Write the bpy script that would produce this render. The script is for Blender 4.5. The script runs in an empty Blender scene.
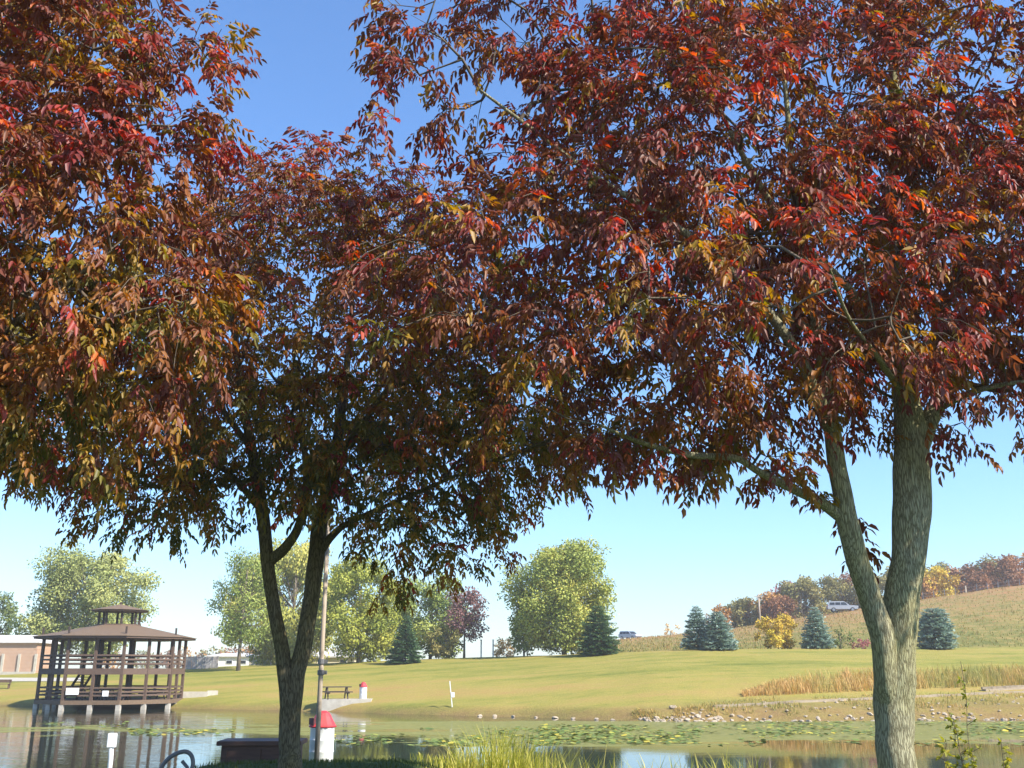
import bpy, math, random
import numpy as np
from mathutils import Vector

SEED = 11
random.seed(SEED)
RNG = np.random.default_rng(SEED)
S = bpy.context.scene
COL = S.collection
F = 1000.0
TH = math.atan(0.286)
CS, SN = math.cos(TH), math.sin(TH)
EYE = 3.0

# ------------------------------------------------------------------ survey helpers
def slope(py):
    b = (384.0 - py) / F
    return (b * CS + SN) / (-b * SN + CS)

def at(px, py, Y):
    b = (384.0 - py) / F
    k = -b * SN + CS
    return np.array([(px - 512.0) / F / k * Y, Y, EYE + Y * (b * CS + SN) / k])

def sm(a, b, x):
    t = np.clip((x - a) / (b - a), 0, 1)
    return t * t * (3 - 2 * t)

SH_PX = [-300, 0, 40, 180, 300, 420, 560, 650, 800, 1024, 1300]
SH_Y = [-EYE / slope(p) for p in (705, 705.5, 706.5, 708.5, 711, 714.5, 718.5, 721.5, 721.5, 719.5, 717)]
CR_PX = [-300, 0, 180, 300, 400, 500, 560, 650, 700, 850, 1024, 1300]
CR_PY = [673, 672, 668, 664, 660, 656.5, 655, 651.5, 649.5, 648.5, 648, 648]
CR_W = [36, 36, 36, 38, 42, 44, 42, 41, 40, 39, 38, 38]
RG_PX = [560, 600, 640, 720, 800, 850, 900, 1024, 1300]
RG_PY = [650, 641, 638, 631, 619, 611.5, 604, 587, 556]
RG_Y = [190, 185, 182, 176, 170, 166, 165, 165, 165]

def fbm(x, y):
    return (np.sin(x * .31 + 1.3) * np.sin(y * .27 + .4) + .6 * np.sin(x * .73 + y * .51 + 2.1)
            + .4 * np.sin(x * 1.37 - y * 1.11 + .7) + .3 * np.sin(x * 2.3 + y * 1.9)) / 2.3

def zones(x, y):
    x = np.asarray(x, float); y = np.asarray(y, float)
    px = np.clip(x / np.maximum(y, 20.0), -1.3, 1.3) * 1050 + 512
    s = np.interp(px, SH_PX, SH_Y) + .35 * fbm(x * 1.2, y * 0) + .2 * np.sin(x * .9)
    w = np.interp(px, CR_PX, CR_W)
    cr = s + w
    zc = EYE + np.interp(px, CR_PX, [slope(p) for p in CR_PY]) * cr
    zr = EYE + np.interp(px, RG_PX, [slope(p) for p in RG_PY]) * np.interp(px, RG_PX, RG_Y)
    zr = np.where(px < 600, 3.0 + (zr - 3.0) * sm(540, 600, px), zr)
    rd = np.interp(px, RG_PX, RG_Y)
    return px, s, cr, zc, zr, rd

def G(x, y):
    x = np.asarray(x, float); y = np.asarray(y, float)
    px, s, cr, zc, zr, rd = zones(x, y)
    d = y - s
    t = np.clip(d / (cr - s), 0, 1)
    bank = .10 * sm(0, 1.3, d) + .90 * t * (1.32 - .32 * t)
    z = zc * bank + .06 * fbm(x * .6, y * .6) * sm(2, 8, d)
    k = np.clip((y - cr - 8) / np.maximum(rd - cr - 8, 5), 0, 1)
    hill = zc + (zr - zc) * (k * (1.25 - .25 * k))
    z = np.where(y > cr + 8, hill + .12 * fbm(x * .4, y * .4) * sm(cr + 8, cr + 20, y), z)
    z = np.where(y > rd, np.maximum(zr - .07 * (y - rd), np.minimum(zr, 2.2)), z)
    z = np.where(d < 0, np.maximum(-1.2, d * .35), z)
    # near bank
    m = sm(-4.9, -3.9, x) * (1 - sm(-1.5, -.4, x))
    zn = 1.38 + .45 * m * sm(5, 12, y) * 1.0
    zn = zn - .085 * np.clip(y - 14, 0, 20) * m - .04 * np.clip(y - 13, 0, 20) * (1 - m)
    e0 = 14.5 + 3.6 * m
    e0 = e0 + 4.5 * sm(-12.5, -10.5, x) * (1 - sm(-6.6, -5.4, x))
    zn = zn - 2.6 * sm(e0, e0 + 8, y) + .025 * fbm(x * 2, y * 2)
    zn = np.maximum(zn, -1.2)
    return np.where(y < 36, zn, z)

def gz(x, y):
    return float(G(x, y))

def hit(px, py, y0=50, y1=260):
    ys = np.arange(y0, y1, .1)
    b = (384.0 - py) / F
    k = -b * SN + CS
    xs = (px - 512.0) / F / k * ys
    zs = EYE + ys * (b * CS + SN) / k
    g = G(xs, ys)
    i = int(np.argmax(g >= zs))
    return np.array([xs[i], ys[i], g[i]])

# ------------------------------------------------------------------ scene object helpers
def tag(o, label=None, cat=None, group=None, kind=None):
    if label: o['label'] = label
    if cat: o['category'] = cat
    if group: o['group'] = group
    if kind: o['kind'] = kind
    return o

def thing(name, label, cat, loc=(0, 0, 0), rz=0.0, group=None):
    o = bpy.data.objects.new(name, None)
    o.empty_display_size = .2
    COL.objects.link(o)
    o.location = [float(v) for v in loc]
    o.rotation_euler = (0, 0, rz)
    return tag(o, label, cat, group)

def copy_tree(o, parent=None):
    c = o.copy()
    COL.objects.link(c)
    if parent is not None: c.parent = parent
    for ch in list(o.children): copy_tree(ch, c)
    return c

def link_mesh(name, me, mat, parent=None):
    o = bpy.data.objects.new(name, me)
    COL.objects.link(o)
    if mat is not None: me.materials.append(mat)
    if parent is not None: o.parent = parent
    return o

class MB:
    def __init__(self): self.v = []; self.f = []; self.smooth = False
    def add(self, vs, fs):
        n = len(self.v); self.v += [tuple(map(float, p)) for p in vs]; self.f += [tuple(i + n for i in f) for f in fs]; return self
    def box(self, c, s, rz=0.0, taper=1.0, rx=0.0):
        vs = []
        for k in (-1, 1):
            t = taper if k > 0 else 1
            for (i, j) in ((-1, -1), (1, -1), (1, 1), (-1, 1)):
                x, y, z = i * s[0] / 2 * t, j * s[1] / 2 * t, k * s[2] / 2
                y, z = y * math.cos(rx) - z * math.sin(rx), y * math.sin(rx) + z * math.cos(rx)
                x, y = x * math.cos(rz) - y * math.sin(rz), x * math.sin(rz) + y * math.cos(rz)
                vs.append((x + c[0], y + c[1], z + c[2]))
        return self.add(vs, [(3, 2, 1, 0), (4, 5, 6, 7), (0, 1, 5, 4), (1, 2, 6, 5), (2, 3, 7, 6), (3, 0, 4, 7)])
    def bar(self, a, b, w, h):
        a = Vector(a); b = Vector(b); d = (b - a).normalized()
        u = d.cross(Vector((0, 0, 1)))
        if u.length < 1e-3: u = Vector((1, 0, 0))
        u.normalize(); n = u.cross(d)
        vs = []
        for p in (a, b):
            for (i, j) in ((-1, -1), (1, -1), (1, 1), (-1, 1)): vs.append(p + u * (i * w / 2) + n * (j * h / 2))
        return self.add(vs, [(3, 2, 1, 0), (4, 5, 6, 7), (0, 1, 5, 4), (1, 2, 6, 5), (2, 3, 7, 6), (3, 0, 4, 7)])
    def tube(self, pts, rad, n=10, cap=True, wob=0.0, seed=0):
        pts = [Vector([float(c) for c in p]) for p in pts]
        if not hasattr(rad, '__len__'): rad = [rad] * len(pts)
        rr = random.Random(seed)
        ph = [rr.uniform(0, 6.28) for _ in range(4)]
        vs = []; ref = None
        for i, p in enumerate(pts):
            d = (pts[min(i + 1, len(pts) - 1)] - pts[max(i - 1, 0)]).normalized()
            if ref is None:
                ref = d.cross(Vector((0, 1, 0)))
                if ref.length < .1: ref = d.cross(Vector((1, 0, 0)))
            u = (ref - d * ref.dot(d)).normalized(); ref = u
            w = d.cross(u)
            for k in range(n):
                a = 2 * math.pi * k / n
                q = 1 + wob * (math.sin(2 * a + ph[0] + i * .21) + .7 * math.sin(3 * a + ph[1] - i * .17) + .5 * math.sin(5 * a + ph[2] + .1 * i))
                vs.append(p + (u * math.cos(a) + w * math.sin(a)) * rad[i] * q)
        fs = []
        for i in range(len(pts) - 1):
            for k in range(n):
                k2 = (k + 1) % n
                fs.append((i * n + k, i * n + k2, (i + 1) * n + k2, (i + 1) * n + k))
        if cap:
            fs.append(tuple(reversed(range(n)))); m = (len(pts) - 1) * n; fs.append(tuple(range(m, m + n)))
        self.smooth = True
        return self.add(vs, fs)
    def lathe(self, prof, n=20, c=(0, 0, 0)):
        vs = []; fs = []
        for (r, z) in prof:
            for k in range(n):
                a = 2 * math.pi * k / n
                vs.append((c[0] + r * math.cos(a), c[1] + r * math.sin(a), c[2] + z))
        for i in range(len(prof) - 1):
            for k in range(n):
                k2 = (k + 1) % n
                fs.append((i * n + k, i * n + k2, (i + 1) * n + k2, (i + 1) * n + k))
        fs.append(tuple(reversed(range(n)))); m = (len(prof) - 1) * n; fs.append(tuple(range(m, m + n)))
        return self.add(vs, fs)
    def prism(self, poly, y0, y1, axis='y'):
        n = len(poly); vs = []
        for yy in (y0, y1):
            for (a, b) in poly:
                vs.append((a, yy, b) if axis == 'y' else ((yy, a, b) if axis == 'x' else (a, b, yy)))
        fs = [tuple(range(n)), tuple(reversed(range(n, 2 * n)))]
        for i in range(n):
            j = (i + 1) % n; fs.append((i, i + n, j + n, j))
        return self.add(vs, fs)
    def build(self, name, mat, parent=None, bevel=0.0, smooth=None):
        me = bpy.data.meshes.new(name)
        me.from_pydata(self.v, [], self.f); me.update()
        import bmesh
        bm = bmesh.new(); bm.from_mesh(me)
        bmesh.ops.recalc_face_normals(bm, faces=bm.faces)
        if bevel > 0:
            bmesh.ops.bevel(bm, geom=list(bm.edges), offset=bevel, segments=2, affect='EDGES', clamp_overlap=True)
        bm.to_mesh(me); bm.free()
        sf = self.smooth if smooth is None else smooth
        if sf: me.polygons.foreach_set('use_smooth', [True] * len(me.polygons))
        return link_mesh(name, me, mat, parent)

# ------------------------------------------------------------------ materials
def newmat(name):
    m = bpy.data.materials.new(name); m.use_nodes = True
    nt = m.node_tree; nt.nodes.clear()
    out = nt.nodes.new('ShaderNodeOutputMaterial')
    b = nt.nodes.new('ShaderNodeBsdfPrincipled')
    nt.links.new(b.outputs[0], out.inputs[0])
    return m, nt, b, out

def ramp(nt, stops, interp='LINEAR'):
    r = nt.nodes.new('ShaderNodeValToRGB'); e = r.color_ramp.elements
    r.color_ramp.interpolation = interp
    while len(e) < len(stops): e.new(.5)
    for i, (p, c) in enumerate(stops):
        e[i].position = p; e[i].color = (c[0], c[1], c[2], 1)
    return r

def noise(nt, vec, scale, detail=4, rough=.6):
    n = nt.nodes.new('ShaderNodeTexNoise'); n.inputs['Scale'].default_value = scale
    n.inputs['Detail'].default_value = detail; n.inputs['Roughness'].default_value = rough
    if vec is not None: nt.links.new(vec, n.inputs['Vector'])
    return n

def mapping(nt, scale, src='Object'):
    tc = nt.nodes.new('ShaderNodeTexCoord'); mp = nt.nodes.new('ShaderNodeMapping')
    mp.inputs['Scale'].default_value = scale
    nt.links.new(tc.outputs[src], mp.inputs['Vector'])
    return mp.outputs[0]

def math_(nt, op, a, b=None, clamp=False):
    n = nt.nodes.new('ShaderNodeMath'); n.operation = op; n.use_clamp = clamp
    for i, v in enumerate((a, b)):
        if v is None: continue
        if isinstance(v, (int, float)): n.inputs[i].default_value = v
        else: nt.links.new(v, n.inputs[i])
    return n.outputs[0]

def mixc(nt, fac, a, b):
    n = nt.nodes.new('ShaderNodeMix'); n.data_type = 'RGBA'
    for idx, v in ((0, fac), (6, a), (7, b)):
        if isinstance(v, (int, float)): n.inputs[idx].default_value = v
        elif isinstance(v, tuple): n.inputs[idx].default_value = (*v, 1)
        else: nt.links.new(v, n.inputs[idx])
    return n.outputs[2]

def bump(nt, h, b, strength=.4, dist=.02):
    n = nt.nodes.new('ShaderNodeBump'); n.inputs['Strength'].default_value = strength
    n.inputs['Distance'].default_value = dist
    nt.links.new(h, n.inputs['Height']); nt.links.new(n.outputs[0], b.inputs['Normal'])

def plain(name, c1, c2=None, scale=6, rough=.6, stretch=(1, 1, 1), bmp=.15, dist=.01, metallic=0.0):
    m, nt, b, out = newmat(name)
    if c2 is None: c2 = tuple(v * .75 for v in c1)
    n = noise(nt, mapping(nt, stretch), scale, 6, .65)
    r = ramp(nt, [(.32, c2), (.68, c1)])
    nt.links.new(n.outputs[0], r.inputs[0]); nt.links.new(r.outputs[0], b.inputs['Base Color'])
    b.inputs['Roughness'].default_value = rough; b.inputs['Metallic'].default_value = metallic
    if bmp: bump(nt, n.outputs[0], b, bmp, dist)
    return m

def leaf_mat(name, stops, trans=.3, rough=.5, interp='LINEAR', spec=.4):
    m, nt, b, out = newmat(name)
    a = nt.nodes.new('ShaderNodeAttribute'); a.attribute_name = 'hue'
    r = ramp(nt, stops, interp); nt.links.new(a.outputs['Fac'], r.inputs[0])
    nt.links.new(r.outputs[0], b.inputs['Base Color'])
    b.inputs['Roughness'].default_value = rough
    b.inputs['Specular IOR Level'].default_value = spec
    if trans > 0:
        t = nt.nodes.new('ShaderNodeBsdfTranslucent')
        hs = nt.nodes.new('ShaderNodeHueSaturation'); hs.inputs['Saturation'].default_value = 1.15; hs.inputs['Value'].default_value = 1.5
        nt.links.new(r.outputs[0], hs.inputs['Color']); nt.links.new(hs.outputs[0], t.inputs[0])
        mx = nt.nodes.new('ShaderNodeMixShader'); mx.inputs[0].default_value = trans
        nt.links.new(b.outputs[0], mx.inputs[1]); nt.links.new(t.outputs[0], mx.inputs[2])
        nt.links.new(mx.outputs[0], out.inputs[0])
    return m

def bark_mat(name, c_hi, c_lo, lichen, vs=1.0):
    m, nt, b, out = newmat(name)
    v1 = mapping(nt, (36 * vs, 36 * vs, 4.2 * vs))
    vo = nt.nodes.new('ShaderNodeTexVoronoi'); vo.feature = 'DISTANCE_TO_EDGE'; vo.inputs['Scale'].default_value = 1.6
    nz = noise(nt, v1, 1.2, 6, .7)
    wv = nt.nodes.new('ShaderNodeVectorMath'); wv.operation = 'ADD'
    nt.links.new(v1, wv.inputs[0]); nt.links.new(nz.outputs['Color'], wv.inputs[1]); nt.links.new(wv.outputs[0], vo.inputs['Vector'])
    r = ramp(nt, [(0, (0, 0, 0)), (.22, (1, 1, 1))]); nt.links.new(vo.outputs['Distance'], r.inputs[0])
    h = math_(nt, 'ADD', math_(nt, 'MULTIPLY', r.outputs[0], .7), math_(nt, 'MULTIPLY', nz.outputs[0], .6))
    rc = ramp(nt, [(.3, c_lo), (.95, c_hi)]); nt.links.new(h, rc.inputs[0])
    n2 = noise(nt, mapping(nt, (1, 1, .6)), 2.2, 5, .6)
    r2 = ramp(nt, [(.42, (0, 0, 0)), (.62, (1, 1, 1))]); nt.links.new(n2.outputs[0], r2.inputs[0])
    f = math_(nt, 'MULTIPLY', r2.outputs[0], .6)
    lc = mixc(nt, rc.outputs[0], (0, 0, 0), lichen)
    lm = nt.nodes.new('ShaderNodeMix'); lm.data_type = 'RGBA'; lm.blend_type = 'MULTIPLY'
    nt.links.new(f, lm.inputs[0]); nt.links.new(rc.outputs[0], lm.inputs[6]); lm.inputs[7].default_value = (*lichen, 1)
    nt.links.new(lm.outputs[2], b.inputs['Base Color'])
    b.inputs['Roughness'].default_value = .9; b.inputs['Specular IOR Level'].default_value = .15
    bump(nt, h, b, .8, .012)
    return m

M = {}
M['bark'] = bark_mat('ash bark', (.38, .355, .225), (.15, .13, .075), (1.0, 1.0, .62))
M['bark_dark'] = bark_mat('bark darkened for shade', (.20, .165, .10), (.07, .056, .033), (1.0, 1.0, .62))  # ash bark again, darkened so its colour carries the trunk's shade
M['twig'] = plain('twig bark', (.13, .10, .065), (.07, .052, .035), 9, .85)
M['far_bark'] = plain('far bark', (.20, .165, .12), (.11, .09, .065), 4, .9)
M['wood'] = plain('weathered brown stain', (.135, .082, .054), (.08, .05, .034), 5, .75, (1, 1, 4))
M['roof'] = plain('brown shingle', (.18, .118, .068), (.115, .075, .045), 9, .85)
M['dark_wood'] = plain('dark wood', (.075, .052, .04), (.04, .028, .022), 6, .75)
M['concrete'] = plain('pale concrete', (.50, .46, .38), (.38, .34, .28), 3, .9)
M['kerbstone'] = plain('tan kerb stone', (.37, .30, .21), (.24, .19, .135), 2.5, .9)
M['white'] = plain('white paint', (.80, .80, .78), (.68, .68, .66), 3, .5, bmp=.05)
M['red'] = plain('red plastic', (.55, .045, .05), (.42, .035, .04), 3, .45, bmp=.03)
M['lid_shade'] = plain('dark red flap', (.12, .02, .025), (.08, .015, .02), 4, .6)  # tone of the painted shade on the can lids
M['black'] = plain('dark opening', (.02, .02, .02), (.012, .012, .012), 4, .7)
M['galv'] = plain('grey metal', (.16, .16, .165), (.09, .09, .095), 8, .5, bmp=.1)
M['pole'] = plain('weathered pale pole', (.46, .38, .29), (.30, .245, .19), 3, .85, (6, 6, .6))
M['brownbox'] = plain('brown stained board', (.13, .065, .045), (.075, .038, .028), 4, .7, (1, 1, 5))
M['glass'] = plain('dark glass', (.03, .035, .04), (.02, .024, .03), 3, .12, bmp=0)
M['tyre'] = plain('tyre rubber', (.025, .025, .025), (.018, .018, .018), 6, .85)
M['rim'] = plain('wheel rim', (.45, .45, .46), (.3, .3, .31), 4, .35, metallic=.7, bmp=0)
M['car_white'] = plain('silver white paint', (.40, .42, .45), (.35, .37, .40), 1, .3, bmp=0)
M['car_blue'] = plain('blue grey paint', (.40, .45, .52), (.36, .41, .47), 1, .3, bmp=0)
M['lamp_red'] = plain('tail lamp', (.35, .02, .02), None, 3, .3, bmp=0)
M['lamp_clear'] = plain('clear lamp', (.75, .75, .75), None, 3, .2, bmp=0)
M['rock'] = plain('limestone', (.50, .41, .30), (.25, .20, .145), 3.5, .9, bmp=.5, dist=.05)
M['cream'] = plain('cream siding', (.66, .58, .42), (.58, .51, .37), 2, .8, (1, 1, 8))
M['pale_roof'] = plain('pale roofing', (.60, .58, .56), (.50, .48, .46), 3, .7)
M['grey_board'] = plain('grey boards', (.36, .33, .31), (.22, .20, .19), 4, .9, (6, 6, .5))

def brick_mat():
    m, nt, b, out = newmat('tan brick')
    tc = nt.nodes.new('ShaderNodeTexCoord'); mp = nt.nodes.new('ShaderNodeMapping')
    mp.inputs['Rotation'].default_value = (math.radians(90), 0, 0)
    nt.links.new(tc.outputs['Object'], mp.inputs['Vector'])
    br = nt.nodes.new('ShaderNodeTexBrick')
    br.inputs['Color1'].default_value = (.42, .23, .14, 1); br.inputs['Color2'].default_value = (.34, .18, .11, 1)
    br.inputs['Mortar'].default_value = (.5, .44, .36, 1); br.inputs['Scale'].default_value = 1.6
    nt.links.new(mp.outputs[0], br.inputs['Vector'])
    n = noise(nt, tc.outputs['Object'], 1.3, 4)
    c = mixc(nt, math_(nt, 'MULTIPLY', n.outputs[0], .4), br.outputs['Color'], (.5, .36, .25))
    nt.links.new(c, b.inputs['Base Color']); b.inputs['Roughness'].default_value = .9
    return m
M['brick'] = brick_mat()

def ground_mat():
    m, nt, b, out = newmat('grassland')
    v = mapping(nt, (1, 1, 1)); vs = mapping(nt, (.35, 1.3, 1))
    nA = noise(nt, vs, .20, 8, .68); nB = noise(nt, mapping(nt, (.7, 1.0, 1)), 1.0, 7, .75); nC = noise(nt, v, 9, 4, .7)
    nD = noise(nt, mapping(nt, (.12, .8, 1)), .5, 5, .6)
    lawn = ramp(nt, [(.38, (.15, .17, .030)), (.45, (.235, .23, .046)), (.52, (.31, .265, .062)), (.59, (.35, .26, .075)), (.68, (.37, .225, .08))])
    f = math_(nt, 'ADD', math_(nt, 'MULTIPLY', nA.outputs[0], .45), math_(nt, 'MULTIPLY', nD.outputs[0], .30))
    f = math_(nt, 'ADD', f, math_(nt, 'MULTIPLY', nB.outputs[0], .25))
    a = nt.nodes.new('ShaderNodeAttribute'); a.attribute_name = 'dry'
    f = math_(nt, 'ADD', f, math_(nt, 'MULTIPLY', a.outputs['Fac'], .06))
    nt.links.new(f, lawn.inputs[0])
    mead = ramp(nt, [(.38, (.115, .13, .030)), (.46, (.205, .185, .052)), (.53, (.29, .215, .075)), (.62, (.37, .195, .085))])
    up_ = nt.nodes.new('ShaderNodeAttribute'); up_.attribute_name = 'upper'
    g = math_(nt, 'ADD', math_(nt, 'ADD', math_(nt, 'MULTIPLY', nB.outputs[0], .6), math_(nt, 'MULTIPLY', nA.outputs[0], .4)), math_(nt, 'MULTIPLY', up_.outputs['Fac'], .09))
    nt.links.new(g, mead.inputs[0])
    a2 = nt.nodes.new('ShaderNodeAttribute'); a2.attribute_name = 'meadow'
    c = mixc(nt, a2.outputs['Fac'], lawn.outputs[0], mead.outputs[0])
    a3 = nt.nodes.new('ShaderNodeAttribute'); a3.attribute_name = 'mud'
    mudf = math_(nt, 'MULTIPLY', a3.outputs['Fac'], math_(nt, 'ADD', math_(nt, 'MULTIPLY', nB.outputs[0], 1.2), .1), True)
    c = mixc(nt, mudf, c, (.20, .125, .06))
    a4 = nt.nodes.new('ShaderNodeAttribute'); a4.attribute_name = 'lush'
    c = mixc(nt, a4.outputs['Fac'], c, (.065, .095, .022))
    c2 = nt.nodes.new('ShaderNodeMix'); c2.data_type = 'RGBA'; c2.blend_type = 'MULTIPLY'
    c2.inputs[0].default_value = .7
    r = ramp(nt, [(.3, (.6, .6, .6)), (.65, (1.15, 1.15, 1.15))]); nt.links.new(nC.outputs[0], r.inputs[0])
    nt.links.new(c, c2.inputs[6]); nt.links.new(r.outputs[0], c2.inputs[7])
    nt.links.new(c2.outputs[2], b.inputs['Base Color'])
    b.inputs['Roughness'].default_value = .95; b.inputs['Specular IOR Level'].default_value = .1
    h = math_(nt, 'ADD', nB.outputs[0], nC.outputs[0])
    bump(nt, h, b, .6, .12)
    return m
M['ground'] = ground_mat()

def water_mat():
    m, nt, b, out = newmat('pond water')
    v = mapping(nt, (1, 1, 1))
    b.inputs['Base Color'].default_value = (.022, .030, .018, 1)
    b.inputs['Roughness'].default_value = .035; b.inputs['IOR'].default_value = 1.33
    n1 = noise(nt, mapping(nt, (.5, 1.6, 1)), 1.5, 3, .5); n2 = noise(nt, mapping(nt, (.35, 1.0, 1)), .35, 2, .5)
    # breeze on the left arm of the pond, still water to the right
    sp = nt.nodes.new('ShaderNodeSeparateXYZ'); tc = nt.nodes.new('ShaderNodeTexCoord'); nt.links.new(tc.outputs['Object'], sp.inputs[0])
    br = nt.nodes.new('ShaderNodeMapRange'); br.inputs[1].default_value = -6; br.inputs[2].default_value = -14
    br.inputs[3].default_value = .12; br.inputs[4].default_value = 1.0; nt.links.new(sp.outputs[0], br.inputs[0])
    h = math_(nt, 'MULTIPLY', math_(nt, 'ADD', n1.outputs[0], math_(nt, 'MULTIPLY', n2.outputs[0], 2.0)), br.outputs[0])
    bump(nt, h, b, .10, .10)
    film = nt.nodes.new('ShaderNodeBsdfPrincipled')
    nf = noise(nt, v, 2.2, 5, .7)
    fr = ramp(nt, [(.35, (.15, .16, .05)), (.6, (.22, .215, .075)), (.75, (.28, .25, .10))]); nt.links.new(nf.outputs[0], fr.inputs[0])
    nt.links.new(fr.outputs[0], film.inputs['Base Color']); film.inputs['Roughness'].default_value = .9
    film.inputs['Specular IOR Level'].default_value = .04
    a = nt.nodes.new('ShaderNodeAttribute'); a.attribute_name = 'scum'
    na = noise(nt, mapping(nt, (.22, .65, 1)), .55, 6, .62)
    f = math_(nt, 'ADD', a.outputs['Fac'], math_(nt, 'MULTIPLY', math_(nt, 'SUBTRACT', na.outputs[0], .5), 1.9))
    r = ramp(nt, [(.46, (0, 0, 0)), (.60, (1, 1, 1))]); nt.links.new(f, r.inputs[0])
    mx = nt.nodes.new('ShaderNodeMixShader')
    nt.links.new(math_(nt, 'MULTIPLY', r.outputs[0], .86), mx.inputs[0]); nt.links.new(b.outputs[0], mx.inputs[1]); nt.links.new(film.outputs[0], mx.inputs[2])
    nt.links.new(mx.outputs[0], out.inputs[0])
    return m
M['water'] = water_mat()

# ------------------------------------------------------------------ world, sun, camera
SUN_AZ, SUN_EL = math.radians(122), math.radians(41)
w = bpy.data.worlds.new("World"); S.world = w; w.use_nodes = True
nt = w.node_tree; nt.nodes.clear()
wo = nt.nodes.new('ShaderNodeOutputWorld'); bg = nt.nodes.new('ShaderNodeBackground'); sk = nt.nodes.new('ShaderNodeTexSky')
sk.sky_type = 'NISHITA'; sk.sun_disc = False; sk.sun_elevation = SUN_EL; sk.sun_rotation = SUN_AZ
sk.air_density = 1.25; sk.dust_density = 0.5; sk.ozone_density = 10.0; sk.altitude = 200
bg.inputs[1].default_value = .112
nt.links.new(sk.outputs[0], bg.inputs[0]); nt.links.new(bg.outputs[0], wo.inputs[0])
sl = bpy.data.lights.new('sun', 'SUN'); sl.energy = 4.0; sl.angle = math.radians(.5); sl.color = (1, .93, .82)
so = bpy.data.objects.new('sun', sl); COL.objects.link(so)
sv = Vector((math.cos(SUN_EL) * math.sin(SUN_AZ), math.cos(SUN_EL) * math.cos(SUN_AZ), math.sin(SUN_EL)))
so.rotation_euler = sv.to_track_quat('Z', 'Y').to_euler(); so.location = (30, -30, 40)
cd = bpy.data.cameras.new('camera'); cam = bpy.data.objects.new('camera', cd); COL.objects.link(cam)
cam.location = (0, 0, EYE); cam.rotation_euler = (math.radians(90) + TH, 0, 0)
cd.sensor_width = 36; cd.lens = 36 * F / 1024; cd.clip_end = 6000; cd.clip_start = .1
S.camera = cam
S.view_settings.view_transform = 'Standard'; S.view_settings.look = 'None'
S.view_settings.exposure = 1.3; S.view_settings.gamma = 1

# ------------------------------------------------------------------ ground and water
def grid_mesh(name, xs, ys, zf, mat, attrs=None):
    X, Y = np.meshgrid(xs, ys)
    Z = zf(X, Y)
    nx, ny = len(xs), len(ys)
    co = np.stack([X.ravel(), Y.ravel(), np.broadcast_to(Z, X.shape).ravel()], 1)
    idx = np.arange(nx * ny).reshape(ny, nx)
    q = np.stack([idx[:-1, :-1], idx[:-1, 1:], idx[1:, 1:], idx[1:, :-1]], -1).reshape(-1, 4)
    me = quads_to_mesh(name, co, q)
    for k, fn in (attrs or {}).items():
        a = me.attributes.new(k, 'FLOAT', 'POINT'); a.data.foreach_set('value', np.ascontiguousarray(fn(X, Y).ravel(), dtype=np.float32))
    me.polygons.foreach_set('use_smooth', np.ones(len(me.polygons), dtype=bool))
    return link_mesh(name, me, mat)

def quads_to_mesh(name, co, q):
    me = bpy.data.meshes.new(name)
    n, k = q.shape
    me.vertices.add(len(co)); me.vertices.foreach_set('co', np.ascontiguousarray(co, dtype=np.float32).ravel())
    me.loops.add(n * k); me.loops.foreach_set('vertex_index', np.ascontiguousarray(q, dtype=np.int32).ravel())
    me.polygons.add(n); me.polygons.foreach_set('loop_start', np.arange(0, n * k, k, dtype=np.int32))
    me.update(calc_edges=True)
    return me

core = np.arange(-80, 80.1, .8)
outer = np.geomspace(82, 1800, 34)
gx = np.concatenate([-outer[::-1], core, outer])
gy = np.concatenate([np.arange(-60, 6, 3.0), np.arange(6, 30, .4), np.arange(30, 62, 2.0), np.arange(62, 135, .6), np.arange(135, 215, 2.0), np.geomspace(216, 3000, 28)])
def a_meadow(x, y):
    px, s, cr, zc, zr, rd = zones(x, y)
    return sm(1, 3, y - cr - 7) * sm(540, 590, px)
def a_upper(x, y):
    px, s, cr, zc, zr, rd = zones(x, y)
    return np.clip((y - cr - 8) / 55, 0, 1) * 1.6 - .6
def a_mud(x, y):
    px, s, cr, zc, zr, rd = zones(x, y)
    wdt = np.interp(px, [500, 650, 720, 1100], [1.6, 3, 6.5, 9])
    return np.where(y > 36, (1 - sm(0, 1, (y - s) / wdt)), 0)
def a_dry(x, y):
    px, s, cr, zc, zr, rd = zones(x, y)
    t = (y - s) / (cr - s)
    return np.where(y > 36, np.exp(-((t - .22) / .16) ** 2) - .35 * np.exp(-((t - .6) / .22) ** 2), 0)
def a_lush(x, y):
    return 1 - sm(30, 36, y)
g = grid_mesh('ground', gx, gy, G, M['ground'], dict(meadow=a_meadow, upper=a_upper, mud=a_mud, dry=a_dry, lush=a_lush)); tag(g, kind='structure')

wx = np.concatenate([-np.geomspace(60, 900, 12)[::-1], np.arange(-58, 58, 1.0), np.geomspace(60, 900, 12)])
wy = np.arange(10, 130, 1.0)
def a_scum(x, y):
    px = x / y * 1050 + 512
    py = 670 + 1065 * EYE / y            # depth bands of the pond, nearest first
    right = sm(300, 480, px)
    fa = sm(716, 722, py) * (1 - sm(735, 750, py))
    left = .62 * np.exp(-((py - 728) / 7.0) ** 2) + .25 * np.exp(-((py - 716) / 5.0) ** 2)
    r = .84 * fa * (1 - .30 * sm(730, 742, py) * sm(700, 800, px))
    return right * r + (1 - right) * left
wt = grid_mesh('water', wx, wy, lambda x, y: np.zeros_like(x), M['water'], dict(scum=a_scum)); tag(wt, kind='structure')

# ------------------------------------------------------------------ leaf machinery
def nrm(a): return a / np.maximum(np.linalg.norm(a, axis=-1, keepdims=True), 1e-9)

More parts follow.
